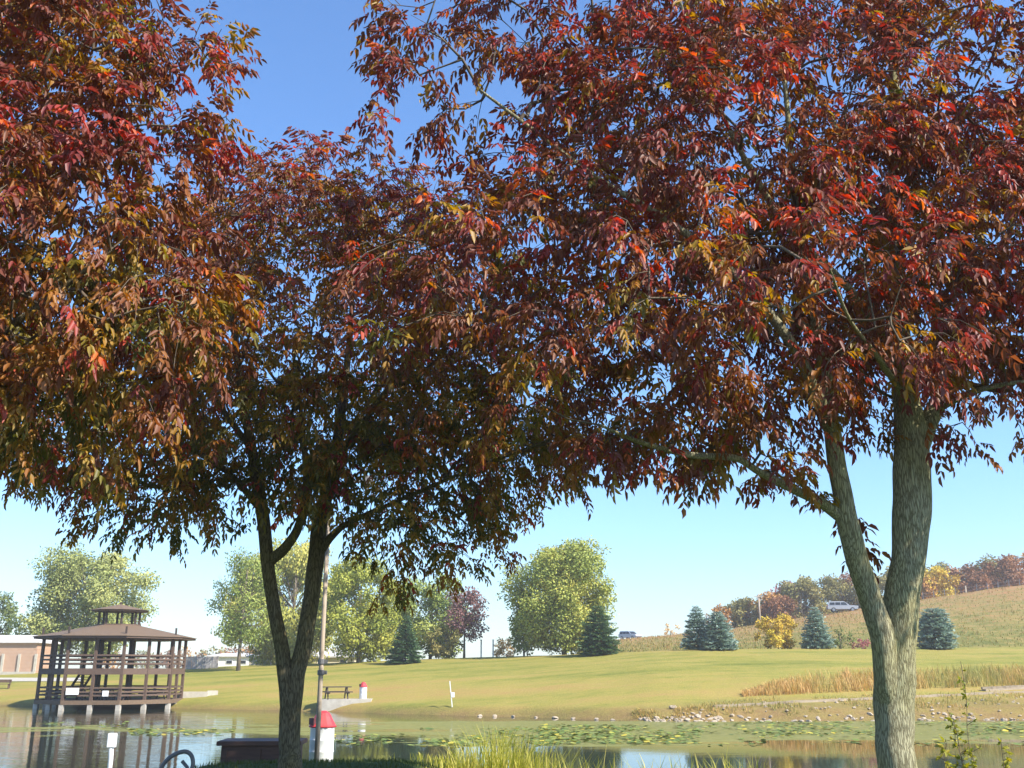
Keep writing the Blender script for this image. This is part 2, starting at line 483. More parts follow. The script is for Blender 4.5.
def leaf_quads(name, P, D, N, L, W, hue, mat, parent=None, detailed=False):
    """one small face (or a folded pair) for every leaf"""
    n = len(P); D = nrm(D); Sd = nrm(np.cross(D, N)); N = np.cross(Sd, D)
    L = np.broadcast_to(np.asarray(L, float).reshape(-1, 1), (n, 1)); W = np.broadcast_to(np.asarray(W, float).reshape(-1, 1), (n, 1))
    if detailed:
        cu = RNG.uniform(.02, .38, (n, 1)); fo = RNG.uniform(.10, .36, (n, 1))
        tip = P + D * L - N * L * cu + Sd * W * RNG.normal(0, .25, (n, 1))
        l1 = P + D * L * .30 - Sd * W * .46 + N * W * fo; l2 = P + D * L * .68 - Sd * W * .36 + N * W * .10 - N * L * .05
        r1 = P + D * L * .30 + Sd * W * .46 + N * W * fo; r2 = P + D * L * .68 + Sd * W * .36 + N * W * .10 - N * L * .05
        co = np.stack([P, l1, l2, tip, r2, r1], 1).reshape(-1, 3)
        b = np.arange(n)[:, None] * 6
        q = np.concatenate([b + np.array([[0, 3, 2, 1]]), b + np.array([[0, 5, 4, 3]])], 1).reshape(-1, 4)
        h = np.repeat(hue, 2)
    else:
        co = np.stack([P, P + D * L * .5 - Sd * W * .5, P + D * L, P + D * L * .5 + Sd * W * .5], 1).reshape(-1, 3)
        q = np.arange(n * 4).reshape(n, 4); h = hue
    me = quads_to_mesh(name, co, q)
    a = me.attributes.new('hue', 'FLOAT', 'FACE'); a.data.foreach_set('value', np.ascontiguousarray(np.clip(h, 0, 1), dtype=np.float32))
    return link_mesh(name, me, mat, parent)

def sticks_mesh(name, A, B, ra, rb, mat, parent=None, n=5):
    """a tapered round stick from every A to every B, in one mesh"""
    m = len(A); D = nrm(B - A)
    ref = np.where(np.abs(D[:, 1:2]) > .9, np.array([[1., 0, 0]]), np.array([[0., 1, 0]]))
    U = nrm(np.cross(D, ref)); V = np.cross(D, U)
    an = np.arange(n) * 2 * np.pi / n
    c = np.cos(an)[None, :, None]; s = np.sin(an)[None, :, None]
    ring = U[:, None, :] * c + V[:, None, :] * s
    E = D * np.minimum(rb, .02)[:, None] * .5
    R0 = A[:, None, :] - E[:, None, :] + ring * np.asarray(ra)[:, None, None]; R1 = B[:, None, :] + E[:, None, :] + ring * np.asarray(rb)[:, None, None]
    co = np.concatenate([R0, R1], 1).reshape(-1, 3)
    k = np.arange(n); k2 = (k + 1) % n
    base = np.stack([k, k2, k2 + n, k + n], 1)
    q = (np.arange(m)[:, None, None] * 2 * n + base[None]).reshape(-1, 4)
    me = quads_to_mesh(name, co, q)
    me.polygons.foreach_set('use_smooth', np.ones(len(me.polygons), dtype=bool))
    return link_mesh(name, me, mat, parent)

def catmull(pts, rad, sub=5):
    P = np.array(pts, float); R = np.array(rad, float)
    P = np.vstack([2 * P[0] - P[1], P, 2 * P[-1] - P[-2]])
    out = []; rr = []
    for i in range(1, len(P) - 2):
        for k in range(sub):
            t = k / sub
            out.append(.5 * ((2 * P[i]) + (-P[i - 1] + P[i + 1]) * t + (2 * P[i - 1] - 5 * P[i] + 4 * P[i + 1] - P[i + 2]) * t * t + (-P[i - 1] + 3 * P[i] - 3 * P[i + 1] + P[i + 2]) * t ** 3))
            rr.append(R[i - 1] * (1 - t) + R[i] * t)
    out.append(P[-2]); rr.append(R[-1])
    return np.array(out), np.array(rr)

ASH_STOPS = [(0, (.085, .095, .018)), (.16, (.19, .155, .024)), (.28, (.36, .215, .028)), (.40, (.32, .125, .025)),
             (.52, (.205, .070, .028)), (.64, (.175, .062, .036)), (.76, (.20, .056, .044)), (.86, (.27, .046, .042)), (.94, (.42, .062, .040)), (1, (.62, .16, .035))]
M['ash_leaf'] = leaf_mat('ash leaves in autumn', ASH_STOPS, .42, .5, spec=.5)

def ash_tree(label, base, stems, blobs, ntip, twigs_per, redness, seed, bark, shell=.35, leaf_len=.105):
    rng = np.random.default_rng(seed)
    root = thing('ash_tree', label, 'tree', base, 0, 'autumn ash trees on the near bank')
    base = np.array(base, float)
    nodes = []; par = []; rad0 = []; owner = []
    # woody stems drawn from the photo
    mb = MB(); limbs = []
    for si, (kind, pts, rads) in enumerate(stems):
        P, R = catmull(pts, rads, 6)
        ii = np.arange(len(P)); ph3 = rng.uniform(0, 6.28, 6)
        jit = np.stack([np.sin(ii * .33 + ph3[0]) + .5 * np.sin(ii * .81 + ph3[1]), np.sin(ii * .29 + ph3[2]) + .5 * np.sin(ii * .9 + ph3[3]), 0 * ii], 1) * R[:, None] * .05; jit[0] = 0
        P = P + jit
        if kind == 'trunk':
            mb.tube(P - base, R, 22, True, .035, seed + si)
        else:
            b2 = MB(); b2.tube(P - base, R, 10, True, .04, seed + si); limbs.append(b2)
        prev = -1
        for p, r in zip(P, R):
            if p[2] - base[2] < 2.0 and kind == 'trunk': continue
            nodes.append(p); par.append(prev); rad0.append(r); prev = len(nodes) - 1
    mb.build('trunk', bark, root)
    for b2 in limbs: b2.build('limb', bark, root)
    nst = len(nodes)
    # twig tips through the crown
    vol = np.array([b[3] * b[4] * b[5] * (b[6] if len(b) > 6 else 1) for b in blobs]) ** .85
    cnt = rng.choice(len(blobs), ntip * 4, p=vol / vol.sum())
    bl = np.array([[*at(b[0], b[1], b[2]), b[3], b[4], b[5]] for b in blobs])
    d = nrm(rng.normal(0, 1, (len(cnt), 3)))
    rr = (shell ** 3 + (1 - shell ** 3) * rng.random(len(cnt))) ** (1 / 3)
    T = bl[cnt, :3] + d * rr[:, None] * bl[cnt, 3:6]
    # thin to an even spread
    keep = []; cell = {}
    sp = .32
    for i in range(len(T)):
        c = tuple(np.floor(T[i] / sp).astype(int))
        if cell.get(c, 0) >= 1: continue
        cell[c] = 1; keep.append(i)
        if len(keep) >= ntip: break
    T = T[keep]; cnt = cnt[keep]
    ctr = bl[:, :3].mean(0)
    rel = (T[:, None, :] - bl[None, :, :3]) / bl[None, :, 3:6]
    q = np.min(np.linalg.norm(rel, axis=2), axis=1)            # 0 deep inside .. 1 outer skin
    out_dir = nrm(nrm((T - bl[cnt, :3]) / bl[cnt, 3:6]) + .5 * nrm(T - ctr) + np.array([0, 0, .15]))
    stem_pts = np.array(nodes)
    order = np.argsort([np.min(np.linalg.norm(stem_pts - t, axis=1)) for t in T])
    NP = np.zeros((nst + len(T) * 14, 3)); NP[:nst] = stem_pts
    PA = np.full(len(NP), -1); PA[:nst] = par
    RD = np.zeros(len(NP)); RD[:nst] = np.linalg.norm(stem_pts - base, axis=1)
    n = nst; tipnode = np.zeros(len(T), int)
    for ti in order:
        t = T[ti]
        dd = np.linalg.norm(NP[:n] - t, axis=1)
        below = np.clip(NP[:n, 2] - t[2], 0, None)
        j = int(np.argmin(dd + .12 * RD[:n] + .5 * below))
        a = NP[j]; L = dd[j]
        k = max(2, min(12, int(L / .22)))
        perp = rng.normal(0, 1, 3) * L * .07
        prev = j
        for i in range(1, k + 1):
            s = i / k
            p = a + (t - a) * s + (perp + np.array([0, 0, .10 * L])) * math.sin(math.pi * s)
            if i < k: p = p + rng.normal(0, .016, 3)
            NP[n] = p; PA[n] = prev; RD[n] = RD[prev] + L / k; prev = n; n += 1
        tipnode[ti] = prev
    wgt = np.zeros(n)
    wgt[tipnode] = 1
    for i in range(n - 1, nst - 1, -1):
        if PA[i] >= 0: wgt[PA[i]] += wgt[i]
    ids = np.arange(nst, n); ids = ids[PA[ids] >= 0]
    rad = .0048 * np.maximum(wgt, 1) ** .47
    smax = np.zeros(n); smax[:nst] = rad0
    pr = np.where(PA[ids] < nst, rad[ids] * 1.15, np.minimum(rad[PA[ids]], rad[ids] * 1.6))
    A = NP[PA[ids]] - base; B = NP[ids] - base
    # twigs with opposite compound leaves
    nt_ = len(T) * twigs_per
    tp = np.repeat(T, twigs_per, 0); od = np.repeat(out_dir, twigs_per, 0); qq = np.repeat(q, twigs_per)
    td = nrm(od * 1.0 + rng.normal(0, .55, (nt_, 3)) + np.array([0, 0, -.05]))
    tl = rng.uniform(.22, .5, nt_)
    mid = tp + td * tl[:, None] * .5 + np.array([0, 0, .02]); end = tp + td * tl[:, None] - np.array([0, 0, .05])
    TA = np.concatenate([tp, mid]) - base; TB = np.concatenate([mid, end]) - base
    allA = np.concatenate([A, TA]); allB = np.concatenate([B, TB])
    allra = np.concatenate([pr, np.full(nt_, .0045), np.full(nt_, .0038)]); allrb = np.concatenate([rad[ids], np.full(nt_, .0038), np.full(nt_, .0025)])
    sticks_mesh('branches', allA, allB, allra, allrb, M['twig'], root, 5)
    # compound leaves: positions along twig
    fr = np.array([.25, .25, .55, .55, .8, .8, 1.0, 1.0, 1.0]); sg = np.array([-1, 1, -1, 1, -1, 1, -1, 1, 0])
    nl = len(fr)
    LP = (tp[:, None, :] * (1 - fr)[None, :, None] + end[:, None, :] * fr[None, :, None]).reshape(-1, 3)
    tdd = np.repeat(td, nl, 0)
    side = nrm(np.cross(tdd, np.array([0, 0, 1.0]) + rng.normal(0, .45, tdd.shape)))
    rdir = nrm(tdd * .65 + side * np.tile(sg, nt_)[:, None] * .8 + rng.normal(0, .28, tdd.shape) + np.array([0, 0, -.32]))
    drop = rng.random(len(LP)) < .90
    LP = LP[drop]; rdir = rdir[drop]; lq = np.repeat(qq, nl)[drop]; tw = np.repeat(np.arange(nt_), nl)[drop]
    nc = len(LP)
    rl = rng.uniform(.14, .25, nc)
    lt = np.array([.38, .38, .62, .62, .86, .86, 1.0]); ls = np.array([-1, 1, -1, 1, -1, 1, 0])
    sd = nrm(np.cross(rdir, np.array([0, 0, 1.0]) + rng.normal(0, .2, rdir.shape)))
    up = np.cross(sd, rdir)
    Pq = LP[:, None, :] + rdir[:, None, :] * (rl[:, None] * lt)[..., None] - np.array([0, 0, 1.0]) * (rl[:, None] * lt ** 2 * .30)[..., None]
    Dq = rdir[:, None, :] * .62 + sd[:, None, :] * (ls * .80)[None, :, None] + np.array([0, 0, -.62]) + rng.normal(0, .17, Pq.shape)
    Nq = up[:, None, :] + sd[:, None, :] * (ls * .35)[None, :, None] + rng.normal(0, .30, Pq.shape)
    m = nc * 7
    Pq = Pq.reshape(-1, 3); Dq = Dq.reshape(-1, 3); Nq = Nq.reshape(-1, 3)
    LL = np.repeat(rl / .20, 7) * leaf_len * rng.uniform(.55, 1.15, m)
    WW = LL * rng.uniform(.30, .46, m)
    # pigment: sun leaves of the outer crown have turned, inner and lower leaves are still olive
    zrel = (LP[:, 2] - base[2])
    clump = .5 * fbm(LP[:, 0] * 2.2 + seed, LP[:, 2] * 2.6) + .5 * fbm(LP[:, 1] * 2.5, LP[:, 0] * 1.7 + 3)
    hue = redness + .66 * (np.clip(lq, 0, 1.1) - .75) + .07 * np.clip(zrel - 4.5, -2, 1.5) + .16 * clump + rng.normal(0, .10, nc) + np.repeat(rng.normal(0, .085, nt_), nl)[drop]
    for (a_, b_, c_, sg_, am_) in ((440, 250, 11.0, 1.5, .20), (590, 240, 9.6, 1.3, .10), (980, 180, 9.6, 1.6, .10), (150, 480, 10.5, 2.0, -.20), (330, 480, 12.6, 1.6, -.16), (30, 420, 9.0, 1.3, -.14)):
        hue = hue + am_ * np.exp(-np.sum(((LP - at(a_, b_, c_)) / sg_) ** 2, axis=1))
    bright = rng.random(nc)
    hue = np.where(bright > .94, rng.uniform(.84, 1.0, nc), hue); hue = np.where(bright < .045, rng.uniform(.2, .34, nc), hue)
    hue = np.clip(hue, .04, .97)
    hq = np.repeat(hue, 7) + rng.normal(0, .03, m)
    leaf_quads('crown', Pq - base, Dq, Nq, LL, WW, hq, M['ash_leaf'], root, True)
    return root, m

def stem(kind, lst):
    """list of (px, py, depth, diameter in px)"""
    pts = [at(a, b, c) for a, b, c, d_ in lst]
    rads = [d_ / 2 / 1040 * c for a, b, c, d_ in lst]
    return (kind, pts, rads)

def gbase(px, Y):
    x = (px - 512) / F / 1.07 * Y
    return np.array([x, Y, gz(x, Y)])

# tree in the left half (double trunk)
YB = 13.0
bB = gbase(289, YB)
stemsB = [
    ('trunk', [bB - [0, 0, .15], bB + [0, 0, .12], at(290, 755, YB), at(290, 730, YB), at(291, 705, YB), at(296, 675, YB), at(305, 640, YB), at(311, 600, YB + .05), at(316, 560, YB + .1), at(321, 520, YB + .15), at(334, 460, YB + .3), at(345, 380, YB + .5), at(352, 300, YB + .5), at(350, 220, YB + .4)],
     [.17, .145, .130, .126, .126, .108, .108, .104, .104, .10, .075, .055, .032, .012]),
    ('trunk', [at(290, 735, YB), at(288, 705, YB - .02), at(285, 675, YB - .03), at(280, 640, YB - .04), at(273, 600, YB - .08), at(267, 555, YB - .1), at(262, 510, YB - .1), at(252, 450, YB - .2), at(240, 380, YB - .3), at(232, 300, YB - .3), at(240, 230, YB - .3)],
     [.06, .095, .092, .088, .085, .085, .082, .065, .048, .032, .012]),
    stem('limb', [(271, 560, YB - .1, 12), (288, 545, YB - .3, 11), (300, 522, YB - .5, 9), (306, 480, YB - .8, 7), (300, 400, YB - 1.2, 4)]),
    stem('limb', [(318, 556, YB + .1, 9), (332, 536, YB, 8), (350, 522, YB - .2, 6), (400, 500, YB - .5, 4.5), (470, 470, YB - .9, 3.5), (550, 440, YB - 1.2, 3)]),
    stem('limb', [(262, 510, YB - .1, 8), (225, 470, YB - .3, 6), (170, 440, YB - .5, 6), (110, 430, YB - .6, 3)]),
    stem('limb', [(330, 470, YB + .3, 9), (380, 400, YB - .2, 7), (430, 330, YB - .8, 5), (470, 270, YB - 1.2, 3)]),
    stem('limb', [(252, 450, YB - .2, 7), (200, 380, YB, 6), (150, 320, YB + .2, 4), (110, 270, YB + .3, 3)]),
    stem('limb', [(325, 500, YB + .2, 8), (350, 440, YB + .9, 6), (380, 380, YB + 1.6, 3)]),
]
blobsB = [  # px, py, depth, rx, ry, rz (m)
    (330, 330, YB, 2.5, 2.3, 1.75), (330, 225, YB, 1.5, 1.5, .62), (470, 400, YB - .4, 1.35, 1.6, 1.15), (528, 430, YB - .6, .7, .9, .62, 1.5), (450, 480, YB - .5, .8, .9, .5, 1.5),
    (140, 405, YB, 1.5, 1.6, .95), (60, 425, YB, .9, 1.0, .5), (250, 430, YB - .8, 1.3, 1.0, .75), (400, 480, YB - .6, .9, 1.1, .55),
    (385, 240, YB - .5, .9, 1.0, .6), (420, 535, YB - .3, .65, .8, .32, 2), (478, 550, YB - .5, .25, .3, .22, 2), (160, 500, YB - .2, .85, .9, .32, 2), (565, 408, YB - .7, .4, .6, .42),
]
blobsB = [(b[0], b[1], b[2], b[3] * 1.18, b[4] * 1.1, b[5] * 1.16) + tuple(b[6:]) for b in blobsB]
r_, nB = ash_tree('double trunked ash with dark slim stems and rusty red crown, middle of the three', bB, stemsB, blobsB, 880, 2, .40, 5, M['bark_dark'], .42, .095)

# tree at the far left (trunk outside the frame)
YA = 8.6
bA = gbase(-175, YA)
stemsA = [
    ('trunk', [bA - [0, 0, .15], bA + [0, 0, .12], at(-178, 700, YA), at(-175, 600, YA), at(-165, 500, YA), at(-150, 400, YA), at(-130, 280, YA), at(-110, 150, YA), at(-90, 0, YA), at(-80, -150, YA)],
     [.24, .2, .18, .17, .15, .12, .09, .06, .035, .012]),
    stem('limb', [(-165, 500, YA, 16), (-100, 420, YA, 12), (-20, 350, YA - .1, 9), (60, 290, YA - .2, 6), (110, 250, YA - .3, 4)]),
    stem('limb', [(-140, 350, YA, 13), (-60, 250, YA, 10), (30, 160, YA, 7), (110, 90, YA, 5), (165, 50, YA, 3)]),
    stem('limb', [(-160, 470, YA, 12), (-90, 440, YA + .5, 9), (0, 420, YA + .9, 6), (70, 400, YA + 1, 4)]),
    stem('limb', [(-110, 150, YA, 10), (-40, 60, YA, 7), (30, -20, YA, 5), (80, -80, YA, 3)]),
]
blobsA = [
    (-60, 200, YA, 1.6, 1.8, 2.2), (50, 60, YA, 1.0, 1.2, .85), (60, 250, YA, 1.15, 1.4, 1.1), (40, 350, YA + .4, 1.05, 1.2, .8), (150, 320, YA - .1, .65, .8, .75),
    (120, 30, YA, .65, .8, .55), (120, 160, YA - .2, .75, .8, .6), (205, 60, YA, .22, .3, .42, 2), (225, 115, YA, .22, .3, .22, 2), (-30, 395, YA, .7, .9, .4), (0, -90, YA, 1.4, 1.4, .9), (95, 400, YA, .5, .6, .35),
]
r_, nA = ash_tree('ash reaching in from the left edge with mauve brown leaves, its trunk out of frame', bA, stemsA, blobsA, 560, 2, .49, 23, M['bark_dark'], .40)

# tree in the right half
YC = 10.0
bC = gbase(897, YC)
stemsC = [
    ('trunk', [bC - [0, 0, .15], bC + [0, 0, .12], at(897, 768, YC), at(895, 735, YC), at(894, 700, YC), at(896, 660, YC), at(901, 610, YC), at(907, 560, YC), at(911, 515, YC), at(912, 470, YC), at(909, 425, YC), at(903, 360, YC + .1), at(899, 290, YC + .2), at(893, 200, YC + .3), at(895, 100, YC + .3), at(890, 0, YC + .3), at(885, -120, YC + .3), at(880, -230, YC + .3)],
     [.25, .215, .182, .178, .184, .184, .170, .165, .19, .18, .15, .105, .085, .07, .055, .04, .025, .01]),
    ('trunk', [at(893, 725, YC), at(888, 690, YC - .05), at(884, 645, YC - .08), at(874, 608, YC - .1), at(860, 565, YC - .12), at(849, 530, YC - .14), at(841, 490, YC - .15), at(835, 450, YC - .15), at(828, 400, YC - .2), at(818, 330, YC - .3), at(800, 240, YC - .4), at(790, 140, YC - .4), at(780, 20, YC - .4), at(775, -90, YC - .4)],
     [.09, .125, .125, .108, .105, .108, .098, .09, .075, .06, .045, .032, .02, .01]),
    stem('limb', [(910, 470, YC, 26), (921, 440, YC + .05, 23), (935, 410, YC + .1, 19), (955, 370, YC + .3, 14), (985, 310, YC + .5, 10), (1010, 230, YC + .7, 6), (1030, 150, YC + .8, 4)]),
    stem('limb', [(846, 520, YC - .14, 14), (822, 503, YC - .2, 12), (795, 490, YC - .3, 10), (760, 472, YC - .5, 8), (735, 458, YC - .6, 7), (690, 455, YC - .8, 7), (640, 442, YC - 1, 5), (600, 425, YC - 1.1, 3)]),
    stem('limb', [(832, 430, YC - .2, 15), (795, 350, YC - .5, 12), (735, 275, YC - .8, 10), (670, 222, YC - 1, 8), (600, 180, YC - 1.1, 6), (540, 135, YC - 1.2, 5), (480, 90, YC - 1.3, 3)]),
    stem('limb', [(903, 360, YC + .1, 11), (850, 290, YC - .3, 9), (790, 230, YC - .8, 8), (740, 150, YC - 1.3, 6), (700, 60, YC - 1.6, 4), (670, -30, YC - 1.8, 3)]),
    stem('limb', [(899, 290, YC + .2, 11), (870, 200, YC + .8, 9), (820, 100, YC + 1.2, 6), (760, 20, YC + 1.4, 4)]),
    stem('limb', [(818, 330, YC - .3, 10), (750, 310, YC - .2, 8), (680, 320, YC, 6), (600, 330, YC - .1, 5), (540, 330, YC - .5, 2.5), (480, 300, YC - 1.2, 1.6)]),
    stem('limb', [(935, 410, YC + .1, 10), (965, 395, YC - .3, 7), (1000, 385, YC - .6, 5), (1040, 380, YC - .8, 3)]),
    stem('limb', [(905, 400, YC, 8), (880, 360, YC - .9, 6), (850, 320, YC - 1.7, 4), (830, 270, YC - 2.3, 3)]),
]
blobsC = [
    (770, 150, YC, 2.35, 2.2, 2.1), (640, 170, YC - .5, 1.7, 1.8, 1.5), (480, 70, YC - 1.0, .95, 1.0, .75), (430, 20, YC - 1.1, .5, .6, .5), (420, 110, YC - 1.2, .42, .5, .35),
    (530, 240, YC - .9, 1.0, 1.1, .6), (600, 370, YC - .8, .85, 1.1, .7), (455, 245, YC - 1.7, .75, .7, .45, 1.6), (430, 330, YC - 1.8, .5, .6, .38, 1.6), (520, 320, YC - 1.6, .6, .6, .4), (700, 370, YC - .2, 1.1, 1.4, .75), (715, 395, YC - .3, .75, .8, .42, 1.5), (660, 405, YC + .4, .6, .7, .35, 1.5), (900, 260, YC, 1.7, 1.9, 1.35), (860, 380, YC - .2, .9, 1.0, .45),
    (985, 400, YC - .2, .42, .7, .50, 2), (945, 190, YC - .7, .9, .8, .75, 1.5), (1010, 250, YC - .3, .7, .8, .7, 1.5), (1005, 120, YC - .4, .8, .8, .7, 1.5), (900, 330, YC - .9, .7, .5, .45, 1.3), (1060, 300, YC, 1.1, 1.4, 1.0), (1170, 185, 8.7, 1.1, 1.1, .8, 2), (1140, 270, 9.3, .8, .8, .5, 2), (740, -60, YC, 2.2, 2.0, .9), (560, -20, YC - .6, 1.2, 1.2, .6), (1000, 60, YC, 2.0, 2.0, 1.4),  # two unseen lobes beyond the right edge, added to shade the upper trunk
    (745, 468, YC - .4, .42, .5, .20, 2.5), (690, 425, YC - .6, .6, .6, .26, 2), (858, 515, YC + .35, .22, .2, .2, 3), (820, 300, YC - 2.0, 1.1, .8, .7), (660, 260, YC - 1.9, .8, .7, .6), (625, 450, YC - .9, .3, .4, .22, 2),
]
r_, nC = ash_tree('broad ash with thick lichen grey forked trunk and dense crimson crown, right of the three', bC, stemsC, blobsC, 1090, 2, .52, 41, M['bark'], .38, .099)
print('leaflets', nA, nB, nC)

# ------------------------------------------------------------------ background trees
def lm(name, c1, c2, c3, trans=.14):
    return leaf_mat(name, [(0, c1), (.5, c2), (1, c3)], trans, .6, spec=.2)
LM = {
    'greygreen': lm('grey green foliage', (0.1676, 0.1956, 0.0604), (0.2906, 0.3228, 0.1005), (0.4248, 0.4304, 0.1475)),
    'darkgreen': lm('dark green foliage', (0.0671, 0.0978, 0.0268), (0.1229, 0.1565, 0.0403), (0.19, 0.225, 0.0604)),
    'willow': lm('yellow green foliage', (0.2093, 0.2187, 0.0443), (0.3487, 0.3533, 0.0738), (0.4708, 0.4206, 0.1033)),
    'lime': lm('lime yellow foliage', (0.1647, 0.2006, 0.0273), (0.2906, 0.3167, 0.0497), (0.4263, 0.4117, 0.0745)),
    'midgreen': lm('mid green foliage', (0.1341, 0.1858, 0.0403), (0.2459, 0.3032, 0.0671), (0.3801, 0.4108, 0.1074)),
    'purple': lm('mauve foliage', (.17, .085, .085), (.26, .14, .13), (.30, .20, .13)),
    'bigtree': lm('turning maple foliage', (0.19, 0.2347, 0.047), (0.3353, 0.3716, 0.0805), (0.5365, 0.4596, 0.1005)),
    'gold': lm('golden foliage', (0.3758, 0.238, 0.0282), (0.576, 0.3928, 0.0494), (0.576, 0.4761, 0.0705)),
    'orange': lm('orange foliage', (0.2484, 0.1242, 0.0348), (0.3974, 0.1987, 0.0522), (0.472, 0.2608, 0.0745)),
    'rust': lm('rust foliage', (0.1615, 0.077, 0.0348), (0.2608, 0.1179, 0.0522), (0.3353, 0.1615, 0.0745)),
    'olive': lm('olive foliage', (0.149, 0.1429, 0.0435), (0.2484, 0.2236, 0.0684), (0.3353, 0.2732, 0.0931)),
    'pink': lm('wine red foliage', (0.255, 0.075, 0.0825), (0.375, 0.1275, 0.1275), (0.405, 0.18, 0.15)),
    'tan': lm('dry brush', (0.4471, 0.2934, 0.1074), (0.626, 0.4108, 0.1609), (0.72, 0.4891, 0.1878)),
    'spruce': lm('green spruce needles', (0.0549, 0.1096, 0.047), (0.1018, 0.1801, 0.0783), (0.1566, 0.2428, 0.1096), .08),
    'bluespruce': lm('blue spruce needles', (0.1478, 0.2174, 0.174), (0.261, 0.3566, 0.2958), (0.4002, 0.5046, 0.4264), .08),
}

def blob_tree(name, label, cat, px, w, top, Y, mat, clear=.15, dens=1.0, nb=20, leaf=.30, seed=0, group=None, shape='round', px_top=None, sparse=1.0, bare=False):
    rng = np.random.default_rng(seed + 100)
    x = (px - 512) / F / 1.04 * Y
    b = np.array([x, Y, gz(x, Y)])
    H = at(px, top, Y)[2] - b[2]
    R = w / 2 / 1040 * Y
    root = thing(name, label, cat, b, 0, group)
    lean = 0 if px_top is None else (px_top - px) / 1040 * Y
    z0 = H * clear
    ch = (H - z0) / 2; cz = z0 + ch
    tr = max(.035 * H * .5, .05)
    mb = MB(); tpth = [(0, 0, -.2), (lean * .1, 0, H * .2), (lean * .4 + rng.normal(0, .1), 0, H * .5), (lean, 0, H * .86)]
    mb.tube(tpth, [tr * 1.15, tr * .85, tr * .55, tr * .15], 8, True, .05, seed)
    mb.build('trunk', M['far_bark'], root)
    # sub-crowns
    zz = (np.arange(nb) + rng.random(nb)) / nb * 1.86 - .93
    an_ = np.arange(nb) * 2.399 + rng.uniform(0, 1.2, nb)
    prof = (1 - np.abs(zz) ** 2.6) ** .55
    if shape == 'cone': prof = prof * (.45 + .55 * (1 - (zz + 1) / 2))
    if shape == 'vase': prof = prof * (.55 + .5 * (zz + 1) / 2)
    rr = rng.uniform(.35, .98, nb) * prof
    C = np.stack([np.cos(an_) * rr * R + lean * (zz + 1) / 2, np.sin(an_) * rr * R, cz + zz * ch * .88], 1)
    br = rng.uniform(.17, .38, nb) * (min(R, ch) * .6 + .4 * (R + ch) / 2) * 1.05; low = C[:, 2] - br * .8 < z0; C[:, 2] = np.where(low, z0 + br * .8, C[:, 2])
    # limbs to sub-crowns
    st = np.array([[lean * .2, 0, z0 * .8 + .15 * H]]) + np.stack([np.zeros(nb), np.zeros(nb), np.clip((C[:, 2] - z0) * .4, 0, None)], 1)
    mids = (st + C) / 2 + rng.normal(0, .15, (nb, 3)) * R * .3
    A = np.concatenate([st, mids]); B = np.concatenate([mids, C])
    ra = np.concatenate([np.full(nb, tr * .35), np.full(nb, tr * .22)]); rb = np.concatenate([np.full(nb, tr * .22), np.full(nb, tr * .08)])
    if bare or sparse < .7:
        k = 7; tipsd = nrm(rng.normal(0, 1, (nb * k, 3)) + np.array([0, 0, .5])); cc = np.repeat(C, k, 0); bb = np.repeat(br, k)
        A = np.concatenate([A, cc]); B = np.concatenate([B, cc + tipsd * bb[:, None] * 1.3])
        ra = np.concatenate([ra, np.full(nb * k, tr * .08)]); rb = np.concatenate([rb, np.full(nb * k, tr * .03)])
    sticks_mesh('branches', A, B, ra, rb, M['far_bark'], root, 4)
    if bare: return root
    per = np.maximum(30, (dens * sparse * 8.5 * br ** 2 / leaf ** 2 * 3.2)).astype(int)
    per = np.minimum(per, 1100)
    ci = np.repeat(np.arange(nb), per); n = len(ci)
    dd = nrm(rng.normal(0, 1, (n, 3)))
    # uneven clump surface
    rad = br[ci] * (rng.random(n) ** .45) * (1 + .28 * np.sin(dd[:, 0] * 5 + ci) * np.sin(dd[:, 2] * 6 + ci * 2))
    P = C[ci] + dd * rad[:, None] * np.array([1.05, 1.05, .85])
    D = nrm(dd * .5 + rng.normal(0, .6, (n, 3)) + np.array([0, 0, -.25])); N = nrm(dd * 1.2 + rng.normal(0, .45, (n, 3)) + np.array([0, 0, .35]))
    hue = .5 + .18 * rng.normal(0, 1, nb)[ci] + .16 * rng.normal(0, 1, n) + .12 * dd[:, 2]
    if shape == 'willow': D = nrm(D * .5 + np.array([0, 0, -1.0]))
    LL = leaf * rng.uniform(.7, 1.3, n)
    P[:, 2] = np.maximum(P[:, 2], .1)
    leaf_quads('crown', P, D, N, LL, LL * .62, hue, LM[mat], root)
    return root

